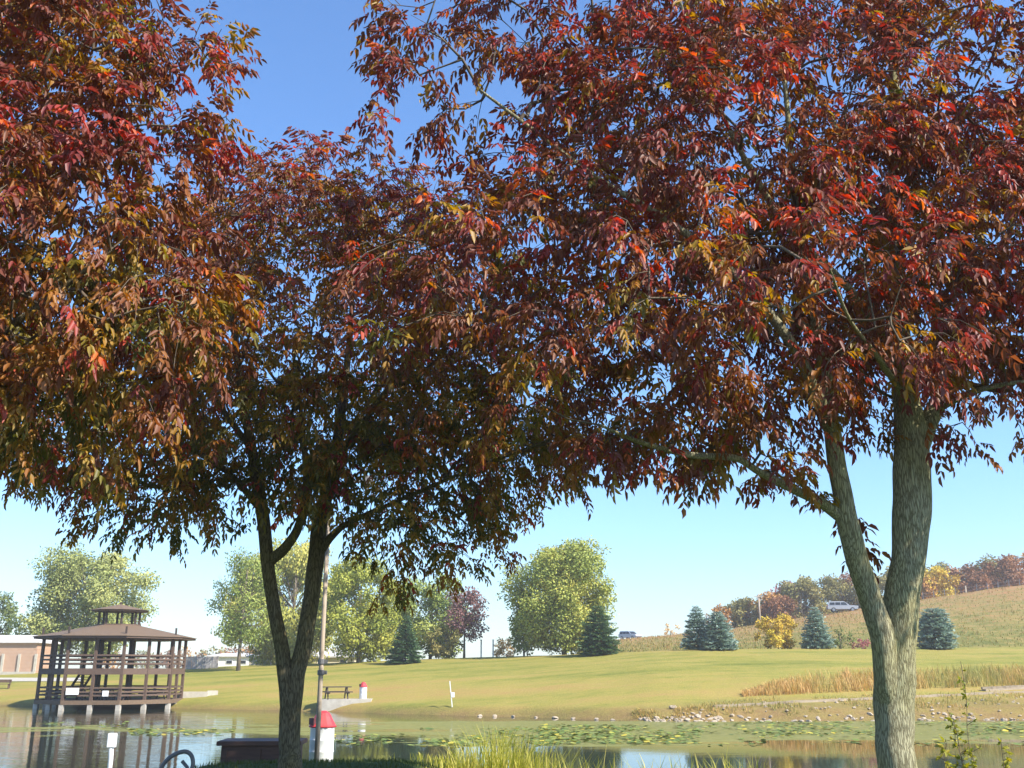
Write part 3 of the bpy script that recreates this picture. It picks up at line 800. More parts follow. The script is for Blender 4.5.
def spruce(label, px, w, top, Y, mat, seed=0, fat=.9, group='spruces along the bank top', base_py=None):
    rng = np.random.default_rng(seed + 500)
    x = (px - 512) / F / 1.04 * Y
    b = np.array([x, Y, gz(x, Y)])
    H = (at(px, top, Y)[2] - b[2]) * .97; R = w * 1.0 / 2 / 1040 * Y
    root = thing('spruce', label, 'tree', b, 0, group)
    MB().tube([(0, 0, -.1), (0, 0, H * .5), (0, 0, H * .97)], [.05 * H * .5, .02 * H, .008], 7).build('trunk', M['far_bark'], root)
    P = []; D = []; N = []; hue = []; LL = []; SA = []; SB = []
    nl = int(16 + H * 2.6)
    for i in range(nl):
        t = (i + rng.uniform(-.3, .3)) / nl; t = min(max(t, .015), .985)
        prof = (1 - t) ** fat * (1 + .10 * math.sin(i * 1.9 + seed)) if fat < 2 else math.sqrt(max(0, 1 - t ** 2.2)) * .98
        prof = prof * min(1, .80 + 2.2 * t)
        Lb = R * prof * rng.uniform(.9, 1.06) + .05
        k = max(5, int(8 + 13 * prof)); a0 = rng.uniform(0, 6.28)
        for j in range(k):
            a = a0 + 2 * math.pi * (j + rng.uniform(-.25, .25)) / k
            l = Lb * rng.uniform(.66, 1.14)
            o = np.array([math.cos(a), math.sin(a), 0]); dr = rng.uniform(-.28, -.05) + .45 * t
            z = t * H + .04 * H
            s0 = np.array([0, 0, z]); tip = s0 + o * l + np.array([0, 0, dr * l])
            SA.append(s0); SB.append(tip)
            m = max(8, int(l / .034))
            fr = rng.uniform(.15, 1.0, m) ** .75
            p = s0 + (tip - s0) * fr[:, None] + rng.normal(0, .035, (m, 3))
            sdv = np.array([-math.sin(a), math.cos(a), 0])
            sgn = rng.choice([-1, 1], m)
            d_ = o * .85 + sdv * sgn[:, None] * rng.uniform(.15, .95, m)[:, None] + np.array([0, 0, .15]) + rng.normal(0, .15, (m, 3))
            P.append(p); D.append(d_); N.append(np.array([0, 0, 1.]) + rng.normal(0, .4, (m, 3))); LL.append(rng.uniform(.22, .38, m) * (.55 + .45 * prof) * min(1.1, .45 + .35 * R))
            hue.append(.38 + .35 * fr + rng.normal(0, .13, m))
    P = np.concatenate(P); D = np.concatenate(D); N = np.concatenate(N); LL = np.concatenate(LL); hue = np.concatenate(hue)
    P[:, 2] = np.maximum(P[:, 2], .06)
    SA = np.array(SA); SB = np.array(SB)
    sticks_mesh('branches', SA, SB, np.full(len(SA), .012 + .003 * R), np.full(len(SA), .004), M['far_bark'], root, 4)
    leaf_quads('crown', P, D, N, LL, LL * .42, hue, LM[mat], root)
    return root

T = blob_tree
G1 = 'trees beyond the lawn'
T('deciduous_tree', 'round grey green tree rising behind the gazebo', 'tree', 82, 122, 546, 140, 'greygreen', .08, 1, 44, .36, 1, G1)
T('deciduous_tree', 'dark green tree cut by the left picture edge', 'tree', -8, 38, 592, 150, 'darkgreen', .1, 1, 14, .4, 2, G1)
T('bush', 'low yellow green bush rising behind the brick building', 'bush', 30, 56, 615, 146, 'midgreen', .0, .8, 14, .34, 3, G1)
T('deciduous_tree', 'small wine red tree between brick building and gazebo', 'tree', 40, 26, 616, 146, 'pink', .1, .8, 10, .36, 4, G1)
T('deciduous_tree', 'tall sparse tree with airy crown and clear thin trunk', 'tree', 238, 64, 550, 112, 'midgreen', .18, .8, 34, .26, 5, G1, 'round', 240, .5)
T('willow_tree', 'wide yellow green willow behind the double trunked ash', 'tree', 290, 128, 540, 128, 'willow', .0, 1.1, 40, .34, 6, G1, 'willow')
T('deciduous_tree', 'bright lime yellow tree just right of the double trunk', 'tree', 358, 84, 553, 116, 'lime', .0, 1.1, 34, .30, 7, G1)
T('bare_tree', 'leafless grey tree rising behind the dark spruce', 'tree', 398, 30, 566, 132, 'tan', .2, 1, 16, .3, 8, G1, 'vase', bare=True)
T('deciduous_tree', 'mid green tree between dark spruce and mauve tree', 'tree', 430, 78, 572, 126, 'midgreen', .02, 1, 30, .36, 9, G1)
T('deciduous_tree', 'mauve leaved small tree beside the pair of white posts', 'tree', 464, 58, 588, 117, 'purple', .22, .8, 24, .30, 10, G1, 'vase', sparse=.8)
T('bush', 'green bush at the foot of the mauve tree', 'bush', 446, 50, 622, 116, 'olive', .0, 1, 16, .3, 11, G1)
T('deciduous_tree', 'pale green tree half hidden behind the leafless tree', 'tree', 396, 54, 596, 140, 'greygreen', .0, .9, 24, .34, 19, G1)
T('bush', 'dry tan brush left of the big round tree', 'bush', 504, 30, 638, 122, 'tan', .0, .9, 14, .26, 12, G1)
T('maple_tree', 'large rounded maple turning yellow at its edges on the lawn crest', 'tree', 564, 96, 539, 113, 'bigtree', .0, 1.15, 64, .28, 13, G1)
T('bush', 'green undergrowth on left foot of the large maple', 'bush', 524, 42, 604, 115, 'midgreen', .0, .9, 20, .3, 14, G1)
spruce('dark green spruce beside the lime yellow tree', 405, 38, 615, 110, 'spruce', 1)
spruce('dark green spruce at the right foot of the large maple', 599, 44, 606, 105, 'spruce', 2, .6)
spruce('left blue spruce of the touching pair', 699, 32, 606, 104, 'bluespruce', 3, .62)
spruce('right broader blue spruce of the touching pair', 720, 36, 612, 102.5, 'bluespruce', 4, .52)
spruce('single pointed blue spruce beside the golden bush', 819, 32, 607, 104, 'bluespruce', 5, .66)
spruce('plump egg shaped blue spruce right of the thick trunk', 940, 38, 609, 103, 'bluespruce', 6, 2.5)
T('bush', 'golden yellow bush on the bank top between blue spruces', 'bush', 780, 44, 616, 106, 'gold', .0, 1.2, 24, .24, 15)
T('bush', 'low dark green shrub beside the single blue spruce', 'bush', 843, 30, 630, 105, 'darkgreen', .0, .9, 12, .22, 16)
T('bush', 'low wine red shrub left of the thick trunk', 'bush', 864, 28, 639, 106, 'pink', .0, .9, 10, .2, 17)
T('bush', 'bare grey bush alone on the hill ridge', 'bush', 672, 18, 624, 182, 'tan', .02, .5, 7, .3, 18, sparse=.5)
wood = [  # px, width, top, depth, colour, label
    (722, 22, 605, 186, 'orange', 'small pale orange tree at the left end of the hilltop wood'),
    (738, 26, 600, 192, 'olive', 'olive tree second from the left end of the hilltop wood'),
    (752, 26, 596, 188, 'olive', 'olive tree just left of the utility pole'),
    (770, 26, 592, 187, 'orange', 'orange tree just right of the utility pole'),
    (788, 32, 582, 196, 'pink', 'wine red tree of the hilltop wood above the golden bush'),
    (806, 36, 577, 190, 'olive', 'broad olive tree behind the white parked vehicle'),
    (784, 24, 596, 183, 'rust', 'low rust brown tree right of the utility pole'),
    (830, 36, 575, 192, 'olive', 'olive tree touching the left trunk fork, behind the vehicle'),
    (850, 32, 572, 198, 'rust', 'rust tree seen through the trunk fork'),
    (876, 34, 570, 192, 'olive', 'olive tree between the two stems of the trunk'),
    (902, 36, 566, 196, 'olive', 'olive tree hidden mostly by the thick trunk'),
    (928, 34, 562, 192, 'olive', 'tall olive tree right of the thick trunk'),
    (946, 34, 566, 182, 'gold', 'bright amber tree of the hilltop wood right of the trunk'),
    (955, 30, 561, 200, 'olive', 'pale olive tree behind the amber tree'),
    (978, 36, 562, 190, 'rust', 'rust brown oak right of the amber tree'),
    (998, 34, 557, 198, 'olive', 'olive tree between two rust oaks at right'),
    (1016, 36, 556, 186, 'rust', 'rust brown oak at the right picture edge'),
    (1042, 36, 550, 192, 'orange', 'orange oak cut by the right picture edge'),
    (932, 22, 574, 180, 'orange', 'low orange tree at the left of the amber tree'),
    (990, 24, 574, 180, 'rust', 'low rust tree on the ridge below the oaks'),
]
for i, (px, w_, top, Y, c, lab) in enumerate(wood):
    T('deciduous_tree', lab, 'tree', px, w_ * 1.35, top, Y, c, .0, 1.1, 22, .46, 30 + i, 'autumn wood on the hilltop')
far = [(190, 26, 648, 'orange', 'far orange tree left of the low white shed'), (212, 24, 646, 'olive', 'far olive tree above the low white shed'),
       (228, 22, 647, 'rust', 'far rust tree right above the low white shed'), (250, 24, 644, 'orange', 'far orange tree behind the sparse tree'),
       (166, 24, 650, 'rust', 'far rust tree seen past the gazebo right side'), (140, 26, 650, 'olive', 'far olive tree seen through the gazebo right bays'), (112, 26, 650, 'orange', 'far orange tree seen through the gazebo middle bays')]
for i, (px, w_, top, c, lab) in enumerate(far):
    T('deciduous_tree', lab, 'tree', px, w_ * 1.3, top, 330, c, .02, .7, 12, .9, 60 + i, 'far trees on the left skyline')

# ------------------------------------------------------------------ grasses
def blades(name, P, h, wd, lean, mat, hue, rng, label=None, cat=None, kind='stuff', group=None):
    n = len(P)
    a = rng.uniform(0, 2 * np.pi, n); o = np.stack([np.cos(a), np.sin(a), np.zeros(n)], 1); sd = np.stack([-np.sin(a), np.cos(a), np.zeros(n)], 1)
    up = np.array([0, 0, 1.0])
    h = h[:, None]; wd = wd[:, None]; ln = lean[:, None]
    m1 = P + up * h * .5 + o * h * ln * .3; m2 = P + up * h * .85 + o * h * ln * .75; tp = P + up * h * 1.0 + o * h * ln * 1.25
    co = np.stack([P - sd * wd * .5, P + sd * wd * .5, m1 + sd * wd * .45, m1 - sd * wd * .45, m2 + sd * wd * .25, m2 - sd * wd * .25, tp + sd * wd * .06, tp - sd * wd * .06], 1).reshape(-1, 3)
    b = np.arange(n)[:, None] * 8
    q = np.concatenate([b + np.array([[0, 1, 2, 3]]), b + np.array([[3, 2, 4, 5]]), b + np.array([[5, 4, 6, 7]])], 1).reshape(-1, 4)
    me = quads_to_mesh(name, co, q)
    at_ = me.attributes.new('hue', 'FLOAT', 'FACE'); at_.data.foreach_set('value', np.repeat(np.clip(hue, 0, 1), 3).astype(np.float32))
    o_ = link_mesh(name, me, mat); tag(o_, label, cat, group, kind); return o_

M['reed'] = leaf_mat('dry reeds', [(0, (.24, .24, .07)), (.35, (.42, .32, .11)), (.7, (.52, .32, .12)), (1, (.58, .42, .20))], .3, .7, spec=.15)
M['meadow'] = leaf_mat('meadow blades', [(0, (.15, .17, .04)), (.4, (.28, .23, .07)), (.75, (.38, .24, .10)), (1, (.42, .22, .11))], .25, .7, spec=.1)
M['blade'] = leaf_mat('yellow green blades', [(0, (.17, .20, .03)), (.5, (.40, .38, .06)), (1, (.58, .48, .16))], .35, .55, spec=.25)
rng = np.random.default_rng(77)
# tan reeds on the right bank
n = 9000
pxs = rng.uniform(742, 1120, n); fy = rng.random(n)
ylo = np.interp(pxs, [742, 800, 900, 1024, 1120], [697, 694.5, 690, 686, 683]); yhi = np.interp(pxs, [742, 780, 850, 1024, 1120], [694, 684, 676, 672, 670])
sh = np.array([hit(p, a * (1 - f) + b * f, 60, 130) for p, a, b, f in zip(pxs, ylo, yhi, fy)])
hh = rng.uniform(.3, .9, n) * np.interp(pxs, [742, 770, 820, 1120], [.35, .7, 1.0, 1.1]) * (1 + .25 * fbm(pxs * .25, fy * 6))
cl = fbm(pxs * .16, fy * 3)
keep = (cl + .75 + rng.uniform(-.5, .5, n) > .35)
blades('tall_grass', sh[keep], np.maximum(hh, .2)[keep], rng.uniform(.03, .06, n)[keep], rng.uniform(.1, .5, n)[keep], M['reed'],
       (.55 + .35 * cl - np.interp(pxs, [880, 960, 1100], [0, .35, .35]) + rng.normal(0, .15, n))[keep], rng, 'tall tan dry grass standing on the far right bank', 'grass')
# meadow tufts on the hill
n = 15000
pxs = rng.uniform(585, 1120, n)
yy = 112 + 68 * rng.random(n) ** 1.2
xx = (pxs - 512) / F / 1.03 * yy
P = np.stack([xx, yy, G(xx, yy) - .02], 1)
mk = a_meadow(xx, yy) > .6; P = P[mk]; n = len(P)
cl = fbm(P[:, 0] * .5, P[:, 1] * .5)
blades('meadow_grass', P, rng.uniform(.12, .32, n) * (1 + .3 * cl), rng.uniform(.05, .11, n), rng.uniform(.1, .6, n), M['meadow'], .45 + .25 * cl + .006 * (P[:, 1] - 145) + rng.normal(0, .22, n), rng, 'dry brown meadow grass covering the hillside', 'grass')
# grass on the near shore, bottom centre
n = 2600
P = []
for i in range(n):
    c = random.random()
    if c < .80: px = random.gauss(502, 34); Y = random.uniform(17.0, 19.5)
    else: px = random.uniform(585, 760); Y = random.uniform(16.5, 18.5)
    x = (px - 512) / F / 1.06 * Y
    P.append((x, Y, gz(x, Y) - .03))
P = np.array(P)
pxs = P[:, 0] / P[:, 1] * 1060 + 512
tall = np.where(pxs < 580, np.exp(-((pxs - 500) / 62) ** 2) * .62 + .55, .62)
# heights reach the level the photograph shows above each foot
topz = EYE + P[:, 1] * np.where(pxs < 580, slope(737) - .014 * np.abs(pxs - 495) / 45, slope(762))
h = np.clip((topz - P[:, 2]) * rng.uniform(.55, 1.15, n), .2, 2.4)
blades('shore_grass', P, h, rng.uniform(.012, .028, n), rng.uniform(.05, .4, n), M['blade'], rng.normal(.5, .22, n), rng, 'yellow green tall grass growing on the near shore', 'grass')
# short turf on the shaded mound
n = 9000
xx = rng.uniform(-5.2, .2, n); yy = rng.uniform(10.5, 18.2, n)
P = np.stack([xx, yy, G(xx, yy) - .01], 1)
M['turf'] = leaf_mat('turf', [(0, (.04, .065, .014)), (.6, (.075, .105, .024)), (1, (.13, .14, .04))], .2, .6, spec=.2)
blades('turf', P, rng.uniform(.03, .075, n), rng.uniform(.006, .012, n), rng.uniform(.2, .8, n), M['turf'], rng.normal(.5, .25, n), rng, 'short green turf on the mound under the ash trees', 'grass')

# lily pads
M['pad'] = leaf_mat('lily pads', [(0, (.09, .14, .03)), (.5, (.17, .22, .05)), (.75, (.32, .32, .06)), (1, (.55, .44, .06))], .1, .6, spec=.12)
def pads(n_want, reg):
    out = []
    for _ in range(n_want * 6):
        px, py = random.uniform(reg[0], reg[1]), random.uniform(reg[2], reg[3])
        if fbm(px * .09, py * .5) + random.uniform(-.35, .35) < reg[4]: continue
        Y = -EYE / slope(py); out.append((*at(px, py, Y)[:2], .012))
        if len(out) >= n_want: break
    return out
PP = pads(1500, (540, 700, 725, 744, -.3)) + pads(700, (420, 560, 728, 746, .0)) + pads(1300, (680, 1060, 722, 735, -.1)) + pads(200, (690, 1060, 734, 746, .3)) + pads(260, (130, 235, 729, 735, -.1)) + pads(150, (330, 450, 735, 746, .2)) + pads(80, (0, 130, 722, 730, .2))
pm = MB()
ph = []
for (x, y, z) in PP:
    r = random.uniform(.06, .16); k = 7; a0 = random.uniform(0, 6.28); tx, ty = random.gauss(0, .10), random.gauss(0, .10)
    lift = abs(tx) * r + abs(ty) * r
    vs = [(x + r * math.cos(a0 + j * .87), y + r * math.sin(a0 + j * .87), z + lift + r * (math.cos(a0 + j * .87) * tx + math.sin(a0 + j * .87) * ty)) for j in range(k)]
    pm.add(vs, [tuple(range(k))]); ph.append(min(1, max(0, random.gauss(.45, .22))) if random.random() > .06 else 1.0)
po = pm.build('lily_pads', M['pad'])
aa = po.data.attributes.new('hue', 'FLOAT', 'FACE'); aa.data.foreach_set('value', np.array(ph, dtype=np.float32))
tag(po, 'green and yellow lily pads floating on the pond', 'lily pads', None, 'stuff')

# ------------------------------------------------------------------ rocks and kerb wall
import bmesh
def rock_mesh(seed):
    r = random.Random(seed)
    bm = bmesh.new(); bmesh.ops.create_icosphere(bm, subdivisions=2, radius=1)
    pl = [(Vector((r.gauss(0, 1), r.gauss(0, 1), r.gauss(0, 1))).normalized(), r.uniform(.55, .85)) for _ in range(9)]
    for v in bm.verts:
        for (nn, d) in pl:
            k = v.co.dot(nn)
            if k > d: v.co -= nn * (k - d)
        v.co *= 1 + r.uniform(-.04, .04)
    me = bpy.data.meshes.new('rock'); bm.to_mesh(me); bm.free(); me.materials.append(M['rock']); return me
RM = [rock_mesh(i) for i in range(8)]
nr = 0
for i in range(285):
    px = random.choice([random.uniform(640, 720), random.uniform(700, 1040), random.uniform(760, 1060)])
    hi_ = np.interp(px, [640, 700, 740, 860, 1060], [.3, 1.0, 3.2, 4.5, 5.5])
    x0 = (px - 512) / F / 1.05
    ys = float(zones(x0 * 68, 68)[1]); d = random.uniform(-.35, .5) if random.random() < .62 else random.uniform(0, hi_)
    Y = ys + d; x = x0 * Y
    o = bpy.data.objects.new('rock', RM[i % 8]); COL.objects.link(o)
    s = random.uniform(.06, .15) if d > .6 else random.uniform(.08, .20)
    o.location = (x, Y, gz(x, Y) + s * .10); o.scale = (s * random.uniform(.9, 1.5), s, s * random.uniform(.45, .75)); o.rotation_euler = (random.uniform(-.3, .3), random.uniform(-.3, .3), random.uniform(0, 6.28))
    tag(o, 'pale limestone rock among the riprap along the far right waterline', 'rock', 'riprap rocks on the far shore')
for i, (px, py) in enumerate([(480, 717), (495, 718), (513, 718.5), (536, 719), (555, 719.4), (573, 719.8), (596, 720.2), (612, 720.6)]):
    x0 = (px - 512) / F / 1.05; ys = float(zones(x0 * 68, 68)[1]); x = x0 * ys
    o = bpy.data.objects.new('rock', RM[i % 8]); COL.objects.link(o); s = random.uniform(.09, .17)
    o.location = (x, ys - .1, .0 + s * .2); o.scale = (s * 1.4, s, s * .7); o.rotation_euler = (0, 0, random.uniform(0, 6))
    tag(o, 'small pale stone strewn along the bare middle stretch of far waterline', 'rock', 'small stones at the middle waterline')
p = hit(673, 709); o = bpy.data.objects.new('rock', RM[3]); COL.objects.link(o); o.location = (p[0], p[1], p[2] + .1); o.scale = (.28, .16, .13)
tag(o, 'lone pale stone lying on the lawn left of the kerb wall', 'rock')

n = 4200
P = []
for i in range(n):
    px = random.uniform(630, 1090); hi_ = np.interp(px, [630, 700, 740, 860, 1060], [1.0, 1.8, 4.0, 5.5, 6.5]); d = random.uniform(.15, 1) * hi_
    x0 = (px - 512) / F / 1.05; Y = float(zones(x0 * 68, 68)[1]) + d; P.append((x0 * Y, Y))
P = np.array(P); P = np.stack([P[:, 0], P[:, 1], G(P[:, 0], P[:, 1]) - .02], 1)
cl = fbm(P[:, 0] * 1.6, P[:, 1] * 1.8); P = P[cl > -.15]; n = len(P); cl = cl[cl > -.15]
blades('bank_weeds', P, rng.uniform(.08, .30, n) * (1 + .5 * cl), rng.uniform(.02, .06, n), rng.uniform(.2, .9, n), M['reed'], .25 + .35 * fbm(P[:, 0] * .9 + 4, P[:, 1]) + rng.normal(0, .2, n), rng, 'dry tan and green weeds growing between the shore rocks', 'weeds')

def ribbon_wall(name, label, cat, pix, wdt, hgt, mat, block=None):
    pts = []
    for (a, b) in zip(pix[:-1], pix[1:]):
        for k in range(12):
            t = k / 12; pts.append(hit(a[0] + (b[0] - a[0]) * t, a[1] + (b[1] - a[1]) * t, 60, 140))
    pts = np.array(pts); 
    for _ in range(4): pts[1:-1] = (pts[:-2] + pts[1:-1] * 2 + pts[2:]) / 4
    mb = MB()
    vs = []; 
    for i, q in enumerate(pts):
        d = pts[min(i + 1, len(pts) - 1)] - pts[max(i - 1, 0)]; d = d / np.linalg.norm(d); nn = np.array([-d[1], d[0], 0])
        z = gz(q[0], q[1]); hz = hgt * (1 + .10 * math.sin(i * 1.7) + .07 * math.sin(i * 3.1))
        for (o_, zz) in ((-wdt / 2, -.15), (wdt / 2, -.15), (wdt / 2, hz), (-wdt / 2, hz)): vs.append((q[0] + nn[0] * o_, q[1] + nn[1] * o_, z + zz))
    fs = [(0, 1, 2, 3)]
    for i in range(len(pts) - 1):
        for k in range(4):
            k2 = (k + 1) % 4; fs.append((i * 4 + k, i * 4 + k2, i * 4 + 4 + k2, i * 4 + 4 + k))
    m = (len(pts) - 1) * 4; fs.append((m + 3, m + 2, m + 1, m)); mb.add(vs, fs)
    if block:
        for i in range(0, len(pts) - 1):
            for f_ in (.15, .65):
                q = pts[i] * (1 - f_) + pts[i + 1] * f_
                mb.box((q[0], q[1], gz(q[0], q[1]) + hgt + block * .3), (block * random.uniform(1.4, 2.0), block, block * .7), random.uniform(-.2, .2))
    return tag(mb.build(name, mat), label, cat)
ribbon_wall('kerb_wall', 'long pale stone kerb wall running above the riprap', 'wall', [(714, 707.5), (800, 702.5), (912, 697.5), (1024, 692.5), (1110, 689)], .30, .12, M['kerbstone'])
ribbon_wall('block_wall', 'short row of pale blocks above the kerb wall at right edge', 'wall', [(984, 691), (1024, 689), (1080, 687)], .34, .12, M['kerbstone'], .22)

# ------------------------------------------------------------------ gazebo
def make_gazebo():
    c = at(112, 690, 86.0); cx, cy = c[0], 86.0
    root = thing('gazebo', 'two storey brown octagonal gazebo with cupola standing at the pond edge', 'gazebo', (cx, cy, 0))
    R = 5.55; rot = math.radians(-63)
    def pt(a, r, z=0): return np.array([math.sin(a) * r, -math.cos(a) * r, z])
    cor = [rot + k * math.pi / 4 for k in range(8)]
    rin = math.cos(math.pi / 8)
    sites = []
    for a in cor: sites.append(pt(a, R)); sites.append(pt(a + math.pi / 8, R * rin))
    def octa(mb, r, z0, z1, r2=None):
        r2 = r2 or r
        mb.add([pt(a, r, z0) for a in cor] + [pt(a, r2, z1) for a in cor], [tuple(range(8)), tuple(range(8, 16))] + [(k, (k + 1) % 8, (k + 1) % 8 + 8, k + 8) for k in range(8)])
    def ring(mb, r, z0, z1, th):
        for k in range(8):
            a, b = pt(cor[k], r), pt(cor[(k + 1) % 8], r); a[2] = b[2] = (z0 + z1) / 2
            mb.bar(a, b, th, z1 - z0)
    m = MB(); octa(m, R + .1, .52, .68); m.build('deck', M['wood'], root)
    m = MB(); ring(m, R + .17, .42, .74, .07); m.build('deck_fascia', M['roof'], root)
    m = MB(); octa(m, R - .05, 2.86, 2.98); m.build('upper_floor', M['wood'], root)
    m = MB(); ring(m, R + .07, 2.66, 3.12, .09); m.build('floor_fascia', M['wood'], root)
    for q in sites:
        MB().box((q[0], q[1], 3.0), (.21, .21, 5.1)).build('post', M['wood'], root)
        MB().box((q[0], q[1], -.15), (.34, .34, 1.15)).build('pier', M['concrete'], root)
    for (z0, nm) in ((.68, 'lower_railing'), (3.1, 'upper_railing')):
        m = MB()
        for dz in (.42, .68, .98) if z0 < 2 else (.38, .70, 1.02):
            ring(m, R + .015, z0 + dz - .065, z0 + dz + .065, .05)
        m.build(nm, M['wood'], root)
    # roof
    m = MB(); ez = 5.42
    octa(m, 6.35, ez, ez + .14); rb = m.build('eave_board', M['wood'], root)
    m = MB(); m.add([pt(a, 6.45, ez + .143) for a in cor] + [pt(a, 1.75, 6.52) for a in cor] + [pt(a, 6.45, ez + .19) for a in cor] + [pt(a, 1.75, 6.58) for a in cor],
          [tuple(range(8)), tuple(range(24, 32))] + [(k, (k + 1) % 8, (k + 1) % 8 + 16, k + 16) for k in range(8)] + [(16 + k, 16 + (k + 1) % 8, 24 + (k + 1) % 8, 24 + k) for k in range(8)])
    rf = m.build('roof', M['roof'], root)
    for k in (7, 0, 1, 2, 3):
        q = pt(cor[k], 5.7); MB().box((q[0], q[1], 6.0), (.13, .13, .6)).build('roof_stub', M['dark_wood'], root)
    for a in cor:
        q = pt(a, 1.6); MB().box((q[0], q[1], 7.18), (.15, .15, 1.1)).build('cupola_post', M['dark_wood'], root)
    m = MB(); octa(m, 1.78, 6.46, 6.66); m.build('cupola_curb', M['wood'], root)
    m = MB(); octa(m, 2.25, 7.68, 7.80); octa(m, 2.42, 7.803, 8.30, .12); m.build('cupola_roof', M['roof'], root)
    m = MB(); m.box((0, 0, 8.35), (.12, .12, .3)); m.build('finial', M['dark_wood'], root)
    # stair between the floors, inner posts
    m = MB()
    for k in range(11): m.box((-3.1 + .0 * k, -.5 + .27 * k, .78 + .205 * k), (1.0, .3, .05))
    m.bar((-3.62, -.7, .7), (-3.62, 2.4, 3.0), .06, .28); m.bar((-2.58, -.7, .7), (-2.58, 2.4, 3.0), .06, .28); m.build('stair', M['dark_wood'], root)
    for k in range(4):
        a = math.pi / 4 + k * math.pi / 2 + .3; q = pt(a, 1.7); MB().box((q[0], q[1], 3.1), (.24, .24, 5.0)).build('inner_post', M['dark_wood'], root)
    # white notice boards on the rail
    q = (pt(cor[1], R + .1) + pt(cor[0], R + .1)) / 2; q = pt(cor[1], R + .16) * .82 + pt(cor[2], R + .16) * .18
    m = MB(); m.box((q[0], q[1] - .02, 1.42), (.95, .04, .5), .15); sg = m.build('sign_board', M['white'], root); sg['label'] = 'white notice board'
    q = pt(cor[2], R + .1) * .75 + pt(cor[1], R + .1) * .25
    m = MB(); m.box((q[0], q[1] - .02, 1.25), (.45, .04, .42), .15); m.build('sign_board', M['white'], root)
    return root, cx, cy
gaz, gcx, gcy = make_gazebo()

def picnic_table(label, loc, rz, group=None):
    r = thing('picnic_table', label, 'table', loc, rz, group)
    m = MB()
    for k in range(5): m.box((0, -.32 + k * .16, .76), (1.85, .145, .06))
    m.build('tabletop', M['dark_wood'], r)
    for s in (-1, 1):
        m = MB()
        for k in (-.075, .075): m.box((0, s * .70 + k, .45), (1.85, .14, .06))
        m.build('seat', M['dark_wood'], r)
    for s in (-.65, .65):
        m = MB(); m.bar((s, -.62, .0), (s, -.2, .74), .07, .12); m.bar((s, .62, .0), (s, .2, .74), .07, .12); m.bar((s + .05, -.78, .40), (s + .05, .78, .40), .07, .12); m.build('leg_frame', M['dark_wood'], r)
    return r
t0 = picnic_table('dark picnic table inside the gazebo lower storey, left one', (gcx - .9, gcy - 1.6, .68), .2, 'picnic tables in the gazebo')
for (dx, dy, rz, lab) in ((1.5, -2.3, -.1, 'dark picnic table inside the gazebo lower storey, middle one'), (3.4, .2, .9, 'dark picnic table inside the gazebo lower storey, right one')):
    c_ = copy_tree(t0); c_.location = (gcx + dx, gcy + dy, .68); c_.rotation_euler = (0, 0, rz); c_['label'] = lab

# lakeside picnic table with slab and barrel
pt_ = hit(340, 702.5); 
slab = hit(346, 702.8)
m = MB(); gzl = [gz(slab[0] + dx, slab[1] + dy) for dx in (-1.9, 1.9) for dy in (-.6, .6)]
zt = max(gzl) + .04
m.box((slab[0], slab[1], zt - .6), (3.9, 1.7, 1.2), .05); tag(m.build('concrete_slab', M['concrete'], None, .01), 'pale concrete slab under the picnic table on the far lawn', 'slab')
picnic_table('dark picnic table on a concrete slab across the pond', (slab[0] - .75, slab[1], zt), .35).scale = (1.15, 1.1, 1.15)

def barrel(name, label, loc, s, rz=0, hk=1.0):
    r = thing(name, label, 'trash can', loc, rz)
    prof = [(.27 * s, 0)]
    for k in range(3):
        z = .28 * s * (k + 1); prof += [(.285 * s, z - .25 * s), (.285 * s, z - .02 * s), (.297 * s, z), (.285 * s, z + .015 * s)]
    prof += [(.285 * s, .86 * s), (.27 * s, .88 * s)]
    prof = [(a, b * hk) for a, b in prof]; lz = .88 * s * (hk - 1)
    m = MB(); m.lathe(prof, 24); m.build('barrel', M['white'], r, smooth=True)
    m = MB(); dp = [(.325 * s, .862 * s), (.335 * s, .885 * s), (.30 * s, .93 * s), (.245 * s, 1.02 * s), (.195 * s, 1.12 * s), (.15 * s, 1.19 * s), (.07 * s, 1.235 * s)]
    dp = [(a, b + lz) for a, b in dp]
    m.lathe(dp, 12); ld = m.build('lid', M['red'], r, smooth=False)
    m = MB(); m.box((-.20 * s, -.17 * s, 1.0 * s + lz), (.10 * s, .22 * s, .15 * s), .72); m.build('shade_patch', M['lid_shade'], ld)  # dark box standing in for shade on the lid's left side
    return r
bp = hit(361.5, 700)
barrel('trash_can', 'white barrel trash can with red lid beside the far picnic table', (slab[0] + 1.2, slab[1] + .5, zt), 1.0)
x = (321.5 - 512) / F / 1.062 * 17.2
barrel('trash_can', 'white barrel trash can with red dome lid behind the near pole', (x, 17.2, gz(x, 17.2)), .68, 0, .93)

# light pole in front of the near barrel
Yp = 16.6
p0 = at(316.5, 760, Yp)
r = thing('light_pole', 'weathered pale pole with dark metal bands beside the double trunked ash', 'pole', (p0[0], Yp, gz(p0[0], Yp)))
tz = 6.0
MB().tube([(0, 0, -.3), (0, 0, 1.5), (.0, 0, tz - gz(p0[0], Yp))], [.040, .038, .034], 12).build('shaft', M['pole'], r)
for py in (661.5, 672.5):
    zz = at(317, py, Yp)[2] - gz(p0[0], Yp)
    m = MB(); m.lathe([(.042, zz - .04), (.056, zz - .035), (.056, zz + .035), (.042, zz + .04)], 12); m.box((.07, 0, zz), (.05, .06, .06)); m.build('band', M['galv'], r)
hz = tz - gz(p0[0], Yp)
m = MB(); m.tube([(0, 0, hz - .15), (.3, -.1, hz), (.6, -.2, hz + .02)], .025, 8); m.build('arm', M['galv'], r)
m = MB(); m.lathe([(.05, 0), (.11, .03), (.12, .10), (.05, .20)], 14, (.65, -.22, hz - .10)); m.build('lamp_head', M['galv'], r)

